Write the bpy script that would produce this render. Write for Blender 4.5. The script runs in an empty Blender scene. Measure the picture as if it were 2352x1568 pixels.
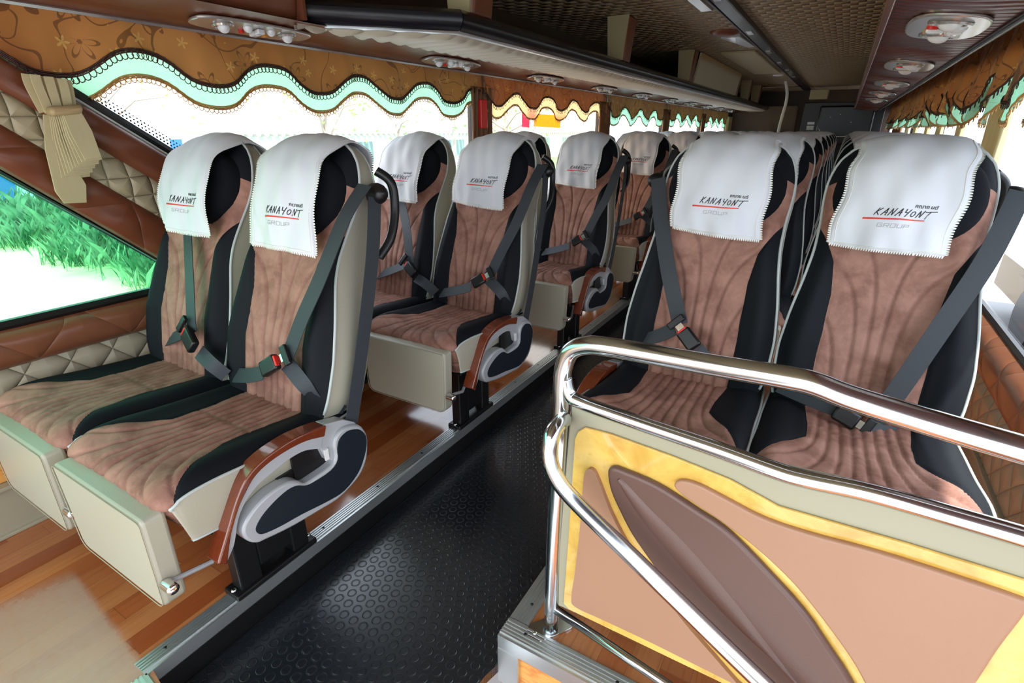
import bpy, math, random
import numpy as np
from mathutils import Vector, Matrix
random.seed(7)
rng = np.random.default_rng(7)
S = bpy.context.scene
COL = S.collection
PI = math.pi

# ------------------------------------------------------------------ camera, world, sun, exposure
FPX, CX, CY = 1200.0, 1176.0, 784.0
CAM = np.array([0.0, 0.0, 1.17])
PITCH, YAW = math.radians(21.966), math.radians(30.724)
fh = np.array([-math.sin(YAW), math.cos(YAW), 0.0]); UP = np.array([0, 0, 1.0])
FW = fh * math.cos(PITCH) - UP * math.sin(PITCH)
RT = np.cross(fh, UP); CU = np.cross(RT, FW)
cd = bpy.data.cameras.new('camera'); cam = bpy.data.objects.new('camera', cd); COL.objects.link(cam)
cd.sensor_width = 36.0; cd.lens = FPX / 2352 * 36.0; cd.clip_start = 0.02; cd.clip_end = 400
M = Matrix(((RT[0], CU[0], -FW[0], 0), (RT[1], CU[1], -FW[1], 0), (RT[2], CU[2], -FW[2], 1.17), (0, 0, 0, 1)))
cam.matrix_world = M
S.camera = cam

w = bpy.data.worlds.new('world'); S.world = w; w.use_nodes = True
bg = w.node_tree.nodes['Background']; bg.inputs[0].default_value = (0.88, 0.94, 1.0, 1); bg.inputs[1].default_value = 3.2
sd = bpy.data.lights.new('sun', 'SUN'); sd.energy = 9.0; sd.angle = math.radians(1.0); sd.color = (1, .95, .86)
sun = bpy.data.objects.new('sun', sd); COL.objects.link(sun); sun.location = (6, 0, 9)
sdir = Vector((-0.36, 0.16, -1.0)).normalized()
sun.rotation_euler = sdir.to_track_quat('-Z', 'Y').to_euler()
S.view_settings.view_transform = 'Standard'
try: S.view_settings.look = 'None'
except Exception: pass
S.view_settings.exposure = 0.35; S.view_settings.gamma = 1.0; S.view_settings.use_curve_mapping = False
S.cycles.use_denoising = True
S.cycles.max_bounces = 8; S.cycles.diffuse_bounces = 5; S.cycles.glossy_bounces = 3
S.cycles.transparent_max_bounces = 16; S.cycles.transmission_bounces = 4
S.cycles.sample_clamp_indirect = 8.0; S.cycles.caustics_reflective = False; S.cycles.caustics_refractive = False

# ------------------------------------------------------------------ picture calibration helpers (pixel -> point on a plane of the place)
def ray(u, v): return (u - CX) / FPX * RT - (v - CY) / FPX * CU + FW
def onx(u, v, x): d = ray(u, v); return CAM + (x - CAM[0]) / d[0] * d
def ony(u, v, y): d = ray(u, v); return CAM + (y - CAM[1]) / d[1] * d
def onz(u, v, z): d = ray(u, v); return CAM + (z - CAM[2]) / d[2] * d
def onp(u, v, p, n): d = ray(u, v); p = np.array(p); n = np.array(n); return CAM + np.dot(p - CAM, n) / np.dot(d, n) * d

# ------------------------------------------------------------------ node helper: arithmetic on shader sockets
class X:
    nt = None
    def __init__(s, sock): s.s = sock
    @staticmethod
    def m(op, *a):
        n = X.nt.nodes.new('ShaderNodeMath'); n.operation = op
        for i, v in enumerate(a):
            if isinstance(v, X): X.nt.links.new(v.s, n.inputs[i])
            else: n.inputs[i].default_value = v
        return X(n.outputs[0])
    def __add__(s, o): return X.m('ADD', s, o)
    __radd__ = __add__
    def __sub__(s, o): return X.m('SUBTRACT', s, o)
    def __rsub__(s, o): return X.m('SUBTRACT', o, s)
    def __mul__(s, o): return X.m('MULTIPLY', s, o)
    __rmul__ = __mul__
    def __truediv__(s, o): return X.m('DIVIDE', s, o)
    def lt(s, o): return X.m('LESS_THAN', s, o)
    def gt(s, o): return X.m('GREATER_THAN', s, o)
    def step(s, a, b): # smooth ramp a..b -> 0..1
        n = X.nt.nodes.new('ShaderNodeMapRange'); n.interpolation_type = 'SMOOTHSTEP'
        X.nt.links.new(s.s, n.inputs[0]); n.inputs[1].default_value = a; n.inputs[2].default_value = b
        return X(n.outputs[0])
def mabs(a): return X.m('ABSOLUTE', a)
def mfrac(a): return X.m('FRACT', a)
def mfloor(a): return X.m('FLOOR', a)
def msin(a): return X.m('SINE', a)
def mmax(a, b): return X.m('MAXIMUM', a, b)
def mmin(a, b): return X.m('MINIMUM', a, b)
def coords(kind='Object'):
    n = X.nt.nodes.new('ShaderNodeTexCoord'); return n.outputs[kind]
def sep(sock):
    n = X.nt.nodes.new('ShaderNodeSeparateXYZ'); X.nt.links.new(sock, n.inputs[0])
    return X(n.outputs[0]), X(n.outputs[1]), X(n.outputs[2])
def comb(a, b, c=0.0):
    n = X.nt.nodes.new('ShaderNodeCombineXYZ')
    for i, v in enumerate((a, b, c)):
        if isinstance(v, X): X.nt.links.new(v.s, n.inputs[i])
        else: n.inputs[i].default_value = v
    return n.outputs[0]
def noise(vec, scale, detail=3, rough=.5, dist=0.0):
    n = X.nt.nodes.new('ShaderNodeTexNoise'); X.nt.links.new(vec, n.inputs['Vector'])
    n.inputs['Scale'].default_value = scale; n.inputs['Detail'].default_value = detail
    n.inputs['Roughness'].default_value = rough; n.inputs['Distortion'].default_value = dist
    return X(n.outputs[0])
def voro(vec, scale, feat='F1', rnd=1.0):
    n = X.nt.nodes.new('ShaderNodeTexVoronoi'); n.feature = feat; X.nt.links.new(vec, n.inputs['Vector'])
    n.inputs['Scale'].default_value = scale; n.inputs['Randomness'].default_value = rnd
    return n
def white(vec):
    n = X.nt.nodes.new('ShaderNodeTexWhiteNoise'); X.nt.links.new(vec, n.inputs['Vector']); return X(n.outputs[0])
def rgb(c): 
    n = X.nt.nodes.new('ShaderNodeRGB'); n.outputs[0].default_value = (*c, 1); return n.outputs[0]
def mix(f, a, b):
    n = X.nt.nodes.new('ShaderNodeMix'); n.data_type = 'RGBA'
    if isinstance(f, X): X.nt.links.new(f.s, n.inputs[0])
    else: n.inputs[0].default_value = f
    for i, v in ((6, a), (7, b)):
        if isinstance(v, tuple): n.inputs[i].default_value = (*v, 1)
        else: X.nt.links.new(v, n.inputs[i])
    return n.outputs[2]
def attr(name):
    n = X.nt.nodes.new('ShaderNodeAttribute'); n.attribute_name = name; return X(n.outputs['Fac'])
def bump(h, strength=.3, dist=.01):
    n = X.nt.nodes.new('ShaderNodeBump'); n.inputs['Strength'].default_value = strength; n.inputs['Distance'].default_value = dist
    X.nt.links.new(h.s, n.inputs['Height']); return n.outputs[0]
MATS = {}
def mat(name, color=(.5, .5, .5), rough=.5, metal=0., build=None, coat=0., sheen=0., spec=.5, trans=None):
    """trans=(fraction, colour): part of the light passes through the cloth"""
    m = bpy.data.materials.new(name); m.use_nodes = True; nt = m.node_tree; X.nt = nt
    b = nt.nodes['Principled BSDF']
    b.inputs['Base Color'].default_value = (*color, 1); b.inputs['Roughness'].default_value = rough
    b.inputs['Metallic'].default_value = metal; b.inputs['Coat Weight'].default_value = coat; b.inputs['Coat Roughness'].default_value = .06
    b.inputs['Sheen Weight'].default_value = sheen; b.inputs['Specular IOR Level'].default_value = spec
    c = None
    if build:
        r = build() or {}
        c = r.get('color')
        if c is not None: nt.links.new(c, b.inputs['Base Color'])
        if 'normal' in r: nt.links.new(r['normal'], b.inputs['Normal'])
        if 'rough' in r: nt.links.new(r['rough'].s, b.inputs['Roughness'])
    if trans:
        t = nt.nodes.new('ShaderNodeBsdfTranslucent'); t.inputs[0].default_value = (*trans[1], 1)
        mx = nt.nodes.new('ShaderNodeMixShader'); mx.inputs[0].default_value = trans[0]
        nt.links.new(b.outputs[0], mx.inputs[1]); nt.links.new(t.outputs[0], mx.inputs[2])
        nt.links.new(mx.outputs[0], nt.nodes['Material Output'].inputs[0])
    MATS[name] = m; return m
def glass(name, tint, gloss=.06):
    m = bpy.data.materials.new(name); m.use_nodes = True; nt = m.node_tree; nt.nodes.remove(nt.nodes['Principled BSDF'])
    t = nt.nodes.new('ShaderNodeBsdfTransparent'); t.inputs[0].default_value = (*tint, 1)
    g = nt.nodes.new('ShaderNodeBsdfGlossy'); g.inputs['Roughness'].default_value = .02
    mx = nt.nodes.new('ShaderNodeMixShader'); mx.inputs[0].default_value = gloss
    nt.links.new(t.outputs[0], mx.inputs[1]); nt.links.new(g.outputs[0], mx.inputs[2])
    nt.links.new(mx.outputs[0], nt.nodes['Material Output'].inputs[0]); MATS[name] = m; return m

# ------------------------------------------------------------------ mesh helpers
class MB:
    def __init__(s): s.v = []; s.f = []; s.mi = []; s.m = 0
    def add(s, vs, fs):
        o = len(s.v); s.v += [tuple(map(float, p)) for p in vs]; s.f += [tuple(i + o for i in f) for f in fs]; s.mi += [s.m] * len(fs); return s
    def box(s, c, size, R=None):
        h = np.array(size) / 2; c = np.array(c, float); vs = []
        for i in (-1, 1):
            for j in (-1, 1):
                for k in (-1, 1):
                    p = np.array((i, j, k)) * h
                    if R is not None: p = R @ p
                    vs.append(c + p)
        return s.add(vs, [(0, 1, 3, 2), (4, 6, 7, 5), (0, 4, 5, 1), (2, 3, 7, 6), (0, 2, 6, 4), (1, 5, 7, 3)])
    def b2(s, a, b): a = np.array(a, float); b = np.array(b, float); return s.box((a + b) / 2, np.abs(b - a))
    def quad(s, *p): return s.add(p, [tuple(range(len(p)))])
    def tube(s, path, r, n=10, caps=True, closed=False):
        P = np.array(path, float); L = len(P); rr = np.full(L, r) if np.isscalar(r) else np.array(r)
        vs = []; T = np.zeros_like(P)
        for i in range(L):
            a = P[(i - 1) % L] if (closed or i) else P[0]; b = P[(i + 1) % L] if (closed or i < L - 1) else P[-1]
            t = b - a; T[i] = t / (np.linalg.norm(t) + 1e-12)
        u = np.cross(T[0], (0, 0, 1.)); 
        if np.linalg.norm(u) < .1: u = np.cross(T[0], (1., 0, 0))
        u /= np.linalg.norm(u)
        for i in range(L):
            u = u - T[i] * np.dot(u, T[i]); u /= (np.linalg.norm(u) + 1e-12); w_ = np.cross(T[i], u)
            for k in range(n):
                a = 2 * PI * k / n; vs.append(P[i] + rr[i] * (math.cos(a) * u + math.sin(a) * w_))
        fs = []
        for i in range(L if closed else L - 1):
            j = (i + 1) % L
            for k in range(n): k2 = (k + 1) % n; fs.append((i * n + k, i * n + k2, j * n + k2, j * n + k))
        if caps and not closed: fs += [tuple(range(n - 1, -1, -1)), tuple((L - 1) * n + k for k in range(n))]
        return s.add(vs, fs)
    def prism(s, pts3, off):
        """closed outline of 3-D points, extruded by vector off"""
        n = len(pts3); A = [np.array(p, float) for p in pts3]; B = [p + np.array(off, float) for p in A]
        return s.add(A + B, [tuple(range(n - 1, -1, -1)), tuple(range(n, 2 * n))] + [(i, (i + 1) % n, n + (i + 1) % n, n + i) for i in range(n)])
    def ribbon(s, path, nor, width, thick=.0022):
        P = np.array(path, float); N = np.array(nor, float); vs = []
        if N.ndim == 1: N = np.tile(N, (len(P), 1))
        for i in range(len(P)):
            t = P[min(i + 1, len(P) - 1)] - P[max(i - 1, 0)]; t /= np.linalg.norm(t) + 1e-12
            nn = N[i] - t * np.dot(N[i], t); nn /= np.linalg.norm(nn) + 1e-12; b = np.cross(t, nn)
            wd = width if np.isscalar(width) else width[i]
            for a, c in ((-1, 0), (1, 0), (1, 1), (-1, 1)): vs.append(P[i] + b * a * wd / 2 + nn * thick * c)
        fs = [(0, 1, 2, 3)]
        for i in range(len(P) - 1):
            for k in range(4): k2 = (k + 1) % 4; fs.append((i * 4 + k, i * 4 + 4 + k, i * 4 + 4 + k2, i * 4 + k2))
        fs.append(tuple(4 * (len(P) - 1) + k for k in (3, 2, 1, 0)))
        return s.add(vs, fs)
    def cyl(s, a, b, r, n=16, r2=None):
        return s.tube([a, b], [r, r if r2 is None else r2], n)
    def dome(s, c, r, h, ax=(0, 0, -1), n=16, k=5):
        ax = np.array(ax, float); c = np.array(c, float); path = []; rr = []
        for i in range(k + 1): a = PI / 2 * i / k; path.append(c + ax * h * math.sin(a)); rr.append(max(r * math.cos(a), 1e-4))
        return s.tube(path, rr, n)
    def build(s, name, mats, parent=None, smooth=35, bevel=0, seg=2, loc=None):
        me = bpy.data.meshes.new(name); me.from_pydata(s.v, [], s.f)
        for m in (mats if isinstance(mats, (list, tuple)) else [mats]): me.materials.append(m)
        if max(s.mi, default=0): me.polygons.foreach_set('material_index', s.mi)
        return link(name, me, parent, smooth, bevel, seg, loc)
def link(name, me, parent=None, smooth=35, bevel=0, seg=2, loc=None):
    me.validate()
    if smooth:
        me.polygons.foreach_set('use_smooth', [True] * len(me.polygons))
        if smooth < 180: me.set_sharp_from_angle(angle=math.radians(smooth))
    me.update()
    o = bpy.data.objects.new(name, me); COL.objects.link(o)
    if parent: o.parent = parent
    if loc is not None: o.location = loc
    if bevel:
        b = o.modifiers.new('bevel', 'BEVEL'); b.width = bevel; b.segments = seg; b.limit_method = 'ANGLE'; b.angle_limit = math.radians(40)
        b.harden_normals = False
    return o
def grid(name, P, m, parent=None, uv=None, attrs=None, closed_u=False, smooth=180, solid=0, flip=False, loc=None):
    """P: (nv, nu, 3) array of points"""
    nv, nu, _ = P.shape; idx = np.arange(nv * nu).reshape(nv, nu)
    a = idx[:-1, :-1].ravel(); b = idx[:-1, 1:].ravel(); c = idx[1:, 1:].ravel(); d = idx[1:, :-1].ravel()
    F = np.stack([a, b, c, d], 1)
    if closed_u:
        F = np.concatenate([F, np.stack([idx[:-1, -1], idx[:-1, 0], idx[1:, 0], idx[1:, -1]], 1)])
    if flip: F = F[:, ::-1]
    me = bpy.data.meshes.new(name); me.from_pydata(P.reshape(-1, 3).tolist(), [], F.tolist())
    for q in (m if isinstance(m, (list, tuple)) else [m]): me.materials.append(q)
    if uv is not None:
        l = me.uv_layers.new(name='uv'); vi = np.empty(len(me.loops), int); me.loops.foreach_get('vertex_index', vi)
        l.data.foreach_set('uv', uv.reshape(-1, 2)[vi].ravel().astype(np.float32))
    for k, A in (attrs or {}).items():
        t = me.attributes.new(k, 'FLOAT', 'POINT'); t.data.foreach_set('value', A.ravel().astype(np.float32))
    o = link(name, me, parent, smooth, loc=loc)
    if solid:
        s = o.modifiers.new('thick', 'SOLIDIFY'); s.thickness = solid; s.offset = 0
    return o
def empty(name, loc=(0, 0, 0), rz=0):
    o = bpy.data.objects.new(name, None); COL.objects.link(o); o.location = loc; o.rotation_euler = (0, 0, rz); o.empty_display_size = .1; return o
def tag(o, label, cat, group=None, kind=None):
    o['label'] = label; o['category'] = cat
    if group: o['group'] = group
    if kind: o['kind'] = kind
    return o
def struct(o): o['kind'] = 'structure'; return o
def lab(o, t): o['label'] = t; return o
def kids(o): return [c for c in bpy.data.objects if c.parent == o]
def copy_tree(o, parent=None, ch=None):
    c = o.copy(); COL.objects.link(c); c.parent = parent
    for k in (kids(o)): copy_tree(k, c)
    return c
def curve_pts(P, n=8, closed=False):
    """Catmull-Rom through points"""
    P = [np.array(p, float) for p in P]; out = []; L = len(P)
    for i in range(L if closed else L - 1):
        g = lambda k: P[k % L] if closed else P[min(max(k, 0), L - 1)]
        a, b, c, d = g(i - 1), g(i), g(i + 1), g(i + 2)
        for k in range(n):
            t = k / n
            out.append(.5 * ((2 * b) + (-a + c) * t + (2 * a - 5 * b + 4 * c - d) * t * t + (-a + 3 * b - 3 * c + d) * t ** 3))
    if not closed: out.append(P[-1])
    return out
def sm(x, a, b): t = np.clip((x - a) / (b - a), 0, 1); return t * t * (3 - 2 * t)

exec_parts = []
# ------------------------------------------------------------------ materials
def b_suede():
    v = coords(); n1 = noise(v, 9, 4, .6, .6); n2 = noise(v, 55, 3, .6); 
    c = mix(n1.step(.36, .66), (.26, .125, .092), (.42, .222, .168)); c = mix((n2.step(.45, .75)) * .25, c, (.55, .30, .235))
    wr = noise(v, 16, 4, .55, 1.6)
    c = mix(attr('st') * .38, c, (.13, .05, .035)); blk = attr('blk').gt(0.0); c = mix(blk, c, (.0045, .006, .009))
    h = mabs(wr - .5) * .5 + n2 * .12
    return dict(color=c, normal=bump(h * (1.0 - blk * .9), .35, .012))
suede = mat('suede', rough=.7, build=b_suede, spec=.22)
def b_blackfab():
    v = coords(); n = noise(v, 500, 2); return dict(color=mix(n, (.003, .004, .006), (.007, .008, .011)), normal=bump(n, .15, .002))
blackfab = mat('black_fabric', rough=.85, build=b_blackfab, spec=.15)
def b_leather(c0, c1, sc=220, st=.12):
    def f():
        v = coords(); n = noise(v, 3, 2); g = voro(v, sc); return dict(color=mix(n, c0, c1), normal=bump(X(g.outputs[0]), st, .001))
    return f
beige = mat('beige_leatherette', rough=.42, build=b_leather((.42, .40, .315), (.47, .45, .355)))
beige2 = mat('beige_smooth', (.40, .375, .27), .35)
brownleather = mat('brown_leather', rough=.34, build=b_leather((.135, .040, .018), (.19, .06, .028)))
tanleather = mat('tan_pad_leather', rough=.42, build=b_leather((.40, .215, .135), (.46, .25, .16)))
darkpad = mat('dark_brown_pad_leather', rough=.38, build=b_leather((.125, .068, .055), (.16, .085, .068)))
piping = mat('piping', (.50, .54, .52), .5)
belt = mat('belt_webbing', rough=.6, build=lambda: dict(normal=bump(msin(sep(coords())[2] * 2600.0) * .5, .15, .001), color=rgb((.035, .042, .050))))
blackpl = mat('black_plastic', (.008, .008, .009), .35)
glossblack = mat('gloss_black', (.010, .010, .014), .24, spec=.4)
redpl = mat('red_plastic', (.75, .02, .015), .3)
chrome = mat('chrome', (.82, .82, .82), .07, 1)
steel = mat('brushed_steel', (.66, .69, .71), .14, 1)
def b_alu():
    x, y, z = sep(coords()); n = noise(comb(x * 40.0, y * 3.0, z * 40.0), 6, 3); return dict(color=mix(n, (.64, .67, .68), (.68, .71, .71)))
alu = mat('ribbed_aluminium', rough=.33, metal=.85, build=b_alu)
greypl = mat('grey_plastic', (.44, .455, .48), .28, coat=.3)
navy = mat('dark_inlay', (.009, .015, .024), .55, spec=.3)
def b_mahog():
    x, y, z = sep(coords()); n = noise(comb(x * 6.0, y * 3.0, z * 3.0), 5, 4, .6, 1.5); return dict(color=mix(n, (.10, .014, .005), (.24, .048, .014)))
mahog = mat('mahogany_gloss', rough=.25, build=b_mahog, coat=1)
def b_maple():
    v = coords(); n = noise(v, 9, 5, .65, .8); m_ = noise(v, 60, 3); c = mix(n.step(.3, .75), (.90, .60, .15), (.62, .34, .06)); c = mix(m_.step(.6, .8) * .35, c, (.50, .24, .04))
    return dict(color=c)
maple = mat('maple_gloss', rough=.16, build=b_maple, coat=1)
def b_floor():
    x, y, z = sep(coords()); wv = 0.068
    c = mfloor(x / wv); off = white(comb(c, 3.0)) * .9; ly = (y + off) / .42; r = mfloor(ly)
    h = white(comb(c, r, 1.0)); h2 = white(comb(c, r, 7.0))
    g = noise(comb(x * 22.0 + h * 31.0, y * 1.4 + h2 * 9.0, 0.0), 2.2, 6, .62, 1.4)
    col = mix(h.step(.05, .95), (.50, .185, .066), (.40, .115, .036)); col = mix(h2.gt(.84), col, (.32, .078, .022))
    col = mix(g.step(.46, .72) * .5, col, (.27, .06, .015))
    lx = mfrac(x / wv); seam = mmax(lx.lt(.025), mfrac(ly).lt(.006)); col = mix(seam * .45, col, (.16, .05, .02))
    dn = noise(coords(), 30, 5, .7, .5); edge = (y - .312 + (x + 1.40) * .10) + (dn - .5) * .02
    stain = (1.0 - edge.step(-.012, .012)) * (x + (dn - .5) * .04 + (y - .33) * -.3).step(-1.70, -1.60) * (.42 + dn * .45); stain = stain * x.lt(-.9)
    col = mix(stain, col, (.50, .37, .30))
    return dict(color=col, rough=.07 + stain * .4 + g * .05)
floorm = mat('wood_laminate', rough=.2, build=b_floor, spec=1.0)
def b_rubber():
    x, y, z = sep(coords()); p = .037
    a = x / p; b = y / (p * .8660); row = mfloor(b); a2 = a + mfrac(row * .5) ; fx = mfrac(a2) - .5; fy = (mfrac(b) - .5) * .866
    r = X.m('SQRT', fx * fx + fy * fy); h = (1.0 - r.step(.32, .38)) - (1.0 - r.step(.24, .30)) * .55
    n = noise(coords(), 3, 3); n2 = noise(coords(), 400, 2)
    return dict(color=rgb((.010, .013, .018)), normal=bump(h + n2 * .05, .55, .0016), rough=.20 + n * .12)
rubber = mat('coin_rubber', rough=.3, build=b_rubber, spec=1.0)
def b_checker():
    x, y, z = sep(coords()); a = (x + y) * 45.0; b = (x - y) * 45.0
    h = mmax(mabs(mfrac(a) - .5).lt(.12) * mabs(mfrac(b) - .5).lt(.33) * mfrac((mfloor(a)+mfloor(b)) * .5).lt(.25), mabs(mfrac(b) - .5).lt(.12) * mabs(mfrac(a) - .5).lt(.33) * mfrac((mfloor(a)+mfloor(b)) * .5).gt(.25))
    return dict(color=rgb((.55, .58, .60)), normal=bump(h, 1, .002))
checker = mat('checker_plate', rough=.3, metal=.9, build=b_checker)
woodriser = mat('orange_wood_riser', rough=.3, build=lambda: dict(color=mix(noise(comb(sep(coords())[0] * 3.0, 0.0, sep(coords())[2] * 14.0), 3, 5, .6, 1.2).step(.4, .65), (.85, .42, .11), (.70, .22, .05))))
def b_quilt(c0, c1, sz, ax='yz', ang=0.0, st=.9, rat=1.0):
    def f():
        x, y, z = sep(coords()); p, q = dict(yz=(y, z), xy=(x, y))[ax]
        ca, sa = math.cos(ang), math.sin(ang); u = (p * ca + q * sa) / sz; v = (q * ca - p * sa) / (sz * rat)
        a = u + v; b = u - v
        ha = mabs(msin(a * PI)); hb = mabs(msin(b * PI)); h = X.m('POWER', mmin(ha, hb), .45)
        n = noise(coords(), 14, 3, .6); return dict(color=mix(n, c0, c1), normal=bump(h + n * .12, st, .014))
    return f
qbrown = mat('quilted_brown', rough=.34, build=b_quilt((.135, .036, .014), (.19, .055, .024), .26, ang=-.75, st=.5))
qbeige = mat('quilted_beige', rough=.4, build=b_quilt((.37, .31, .19), (.44, .38, .25), .088, ang=-.75))
qbrown2 = mat('quilted_brown_low', rough=.36, build=b_quilt((.16, .055, .025), (.23, .085, .04), .26, st=.5))
qbeige2 = mat('quilted_beige_low', rough=.4, build=b_quilt((.37, .33, .23), (.44, .40, .29), .12))
def b_ceil():
    x, y, z = sep(coords()); u = x / .085; v = y / .075 ; r = mfloor(v); uu = mfrac(u + mfrac(r * .5)) - .5; vv = mfrac(v) - .5
    h = (.5 - mabs(uu)) * (.5 - mabs(vv)) * 4.0; n = noise(coords(), 120, 2)
    return dict(color=mix(n, (.33, .25, .15), (.39, .30, .185)), normal=bump(X.m('POWER', h, .6), 1.0, .035))
ceilm = mat('quilted_ceiling', rough=.5, build=b_ceil)
def b_pleat(c0, c1, pitch, axis=1, st=1.0, rough=.35):
    def f():
        c = sep(coords())[axis]; n = noise(coords(), 5, 2); a = c / pitch + n * .35
        h = mabs(msin(a * PI)); f2 = noise(coords(), 90, 2); return dict(color=mix(noise(coords(), 3, 2), c0, c1), normal=bump(X.m('POWER', h, .6) + f2 * .04, st, .012))
    return f
pbrown = mat('pleated_brown', rough=.3, build=b_pleat((.10, .032, .028), (.15, .05, .042), .055))
pbeige = mat('pleated_beige', rough=.5, build=b_pleat((.52, .47, .36), (.60, .55, .43), .10))
brightplate = mat('silver_plate', (.62, .60, .58), .18, .75)
clearpl = mat('white_clear_plastic', (.78, .78, .80), .12, coat=.6)
dkbrown = mat('dark_brown_wall', (.060, .034, .018), .5)
beigepost = mat('beige_post', (.44, .37, .20), .45)
whitepaint = mat('white_enamel', (.80, .79, .70), .3)
def b_floral(base0, base1, line, gold):
    def f():
        x, y, z = sep(coords()); v = comb(y, z, 0.0); v2 = comb(y + 1.3, z + .37, 0.0)
        def flower(vec, sc, R, thick, petals):
            n = voro(vec, sc, rnd=.6); px, py, _ = sep(n.outputs['Position']); vx, vy, _ = sep(vec); dx = vx - px; dy = vy - py
            r = X.m('SQRT', dx * dx + dy * dy); th = X.m('ARCTAN2', dy, dx); k = mabs(X.m('COSINE', th * petals)); k = k * k * (1.0 if petals < 3 else .6) + k * (0.0 if petals < 3 else .4) 
            e = r / (R * (.18 + .82 * k)); return e, r
        e, r = flower(v, 5.2, .050, 0, 3.0); outl = mmax((mabs(e - .92)).lt(.11) * r.lt(.053), mmax(r.lt(.006), (mabs(e - .1)).lt(.06) * r.lt(.02)))
        e2, r2 = flower(v2, 8.0, .024, 0, 2.5); goldf = e2.lt(.8)
        nv = noise(v, 4.2, 1, .4, .3); vine = mabs(nv - .5).lt(.0075); nv2 = noise(v2, 5.5, 1, .4, .3); vine = mmax(vine, mabs(nv2 - .47).lt(.006))
        cl = noise(coords(), 2.2, 3); c = mix(cl.step(.3, .7), base0, base1); c = mix(mmax(outl, vine) * .8, c, line); c = mix(goldf * .75, c, gold)
        return dict(color=c, normal=bump(noise(coords(), 60, 3), .1, .003))
    return f
valm = mat('valance_cloth', rough=.45, build=b_floral((.46, .155, .040), (.62, .25, .075), (.12, .025, .010), (.80, .46, .14)), sheen=.2, trans=(.12, (.5, .18, .04)))
sheerm = mat('pale_sheer_cloth', rough=.6, build=b_floral((.55, .60, .50), (.62, .66, .56), (.30, .33, .26), (.62, .64, .52)), trans=(.55, (.75, .80, .66)))
lacedark = mat('dark_lace', (.07, .028, .022), .4)
lacegold = mat('gold_lace', (.62, .36, .11), .35, .3)
creamcloth = mat('cream_curtain', rough=.6, build=lambda: dict(color=mix(noise(comb(sep(coords())[1] * 5.0, sep(coords())[2]), 9, 3), (.58, .50, .27), (.70, .62, .38))), trans=(.25, (.75, .66, .40)))
browncurt = mat('brown_curtain', rough=.6, build=lambda: dict(color=mix(noise(coords(), 12, 3), (.17, .075, .03), (.28, .13, .05))), trans=(.12, (.45, .18, .05)))
clothm = mat('white_cover_cloth', rough=.75, build=lambda: dict(color=mix(noise(coords(), 8, 2), (.74, .76, .82), (.80, .82, .87)), normal=bump(noise(coords(), 260, 2), .08, .002)), trans=(.08, (.8, .85, .9)))
lacew = mat('white_lace', (.80, .80, .76), .6)
inkb = mat('ink_black', (.012, .010, .014), .5)
inkr = mat('ink_red', (.72, .045, .03), .5)
inkg = mat('ink_grey', (.42, .42, .43), .5)
orangel = mat('orange_sticker', (.75, .33, .02), .5)
whitel = mat('white_print', (.85, .85, .82), .5)
redl = mat('red_sticker', (.55, .02, .04), .5)
seal = mat('black_rubber_seal', (.006, .006, .007), .4)
whitebar = mat('white_edge', (.72, .80, .78), .3)
teal = glass('tinted_glass', (.46, .84, .68)); tealR = glass('lightly_tinted_glass', (.93, .95, .98)); clearg = glass('clear_glass', (.97, .93, .88))

# ------------------------------------------------------------------ the bus body
XL, XR, ZC, YB = -2.03, .64, 1.88, 12.4
ZW = 1.50                                   # window head
AZ, AXL, AXR = -.10, -1.155, -.505          # sunken aisle
def slab(name, pts, z0, z1, m):
    b = MB(); b.prism([(x, y, z0) for x, y in pts], (0, 0, z1 - z0)); return struct(b.build(name, m, smooth=0))
c1 = onz(288, 1508, 0); c2 = onz(329, 1568, 0); dd = (c2 - c1) / np.linalg.norm(c2 - c1); c3 = c1 + dd * .55
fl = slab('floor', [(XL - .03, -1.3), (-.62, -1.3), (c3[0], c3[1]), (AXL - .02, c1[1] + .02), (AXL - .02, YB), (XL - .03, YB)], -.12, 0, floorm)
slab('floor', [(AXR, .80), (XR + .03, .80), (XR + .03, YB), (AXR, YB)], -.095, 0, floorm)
slab('floor', [(c3[0] + .005, c3[1]), (-.60, -.45), (-.52, .74), (AXR, .80), (AXR, YB), (AXL, YB), (AXL, c1[1])], AZ - .03, AZ, rubber)
# aluminium step trims: ribbed strip on top plus a face down the step
def trim(name, a, b, inward, w_=.055, drop=.05):
    a = np.array((*a, 0.)); b = np.array((*b, 0.)); n = np.array((*inward, 0.)); t = (b - a) / np.linalg.norm(b - a); m_ = MB()
    m_.prism([a + n * 0, a + n * 0 + UP * .004, a + n * w_ + UP * .004, a + n * w_], b - a)
    for k in range(5):
        q = a + n * (.006 + k * (w_ - .012) / 4.4); m_.prism([q + UP * .003, q + UP * .0075, q + n * .005 + UP * .0075, q + n * .005 + UP * .003], b - a)
    m_.prism([a, a - UP * drop, a - n * .004 - UP * drop, a - n * .004 + UP * .004, a + UP * .004], b - a)
    L = np.linalg.norm(b - a); k = .06; sc = []
    while k < min(L, 5): sc.append(a + t * k + n * w_ * .55); k += .24
    o = struct(m_.build(name, alu, smooth=0))
    for q in sc:
        s_ = MB(); s_.dome(q + UP * .006, .005, .003, (0, 0, 1), 8, 3); s_.build('screw', blackpl, o)
    return o
trim('trim_1', (AXL, c1[1]), (AXL, YB), (-1, 0), .05, .035)
b = MB(); b.b2((AXL - .001, c1[1], -.10), (AXL + .006, YB, -.034)); b.b2((AXL - .001, c1[1], -.102), (AXL + .012, YB, -.096)); struct(b.build('trim_8', blackpl, smooth=0))
trim('trim_2', (c1[0] + .09, c1[1] - .0), (c1[0] + .09 + dd[0] * .5, c1[1] + dd[1] * .5), (dd[1], -dd[0]), .055)
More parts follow.
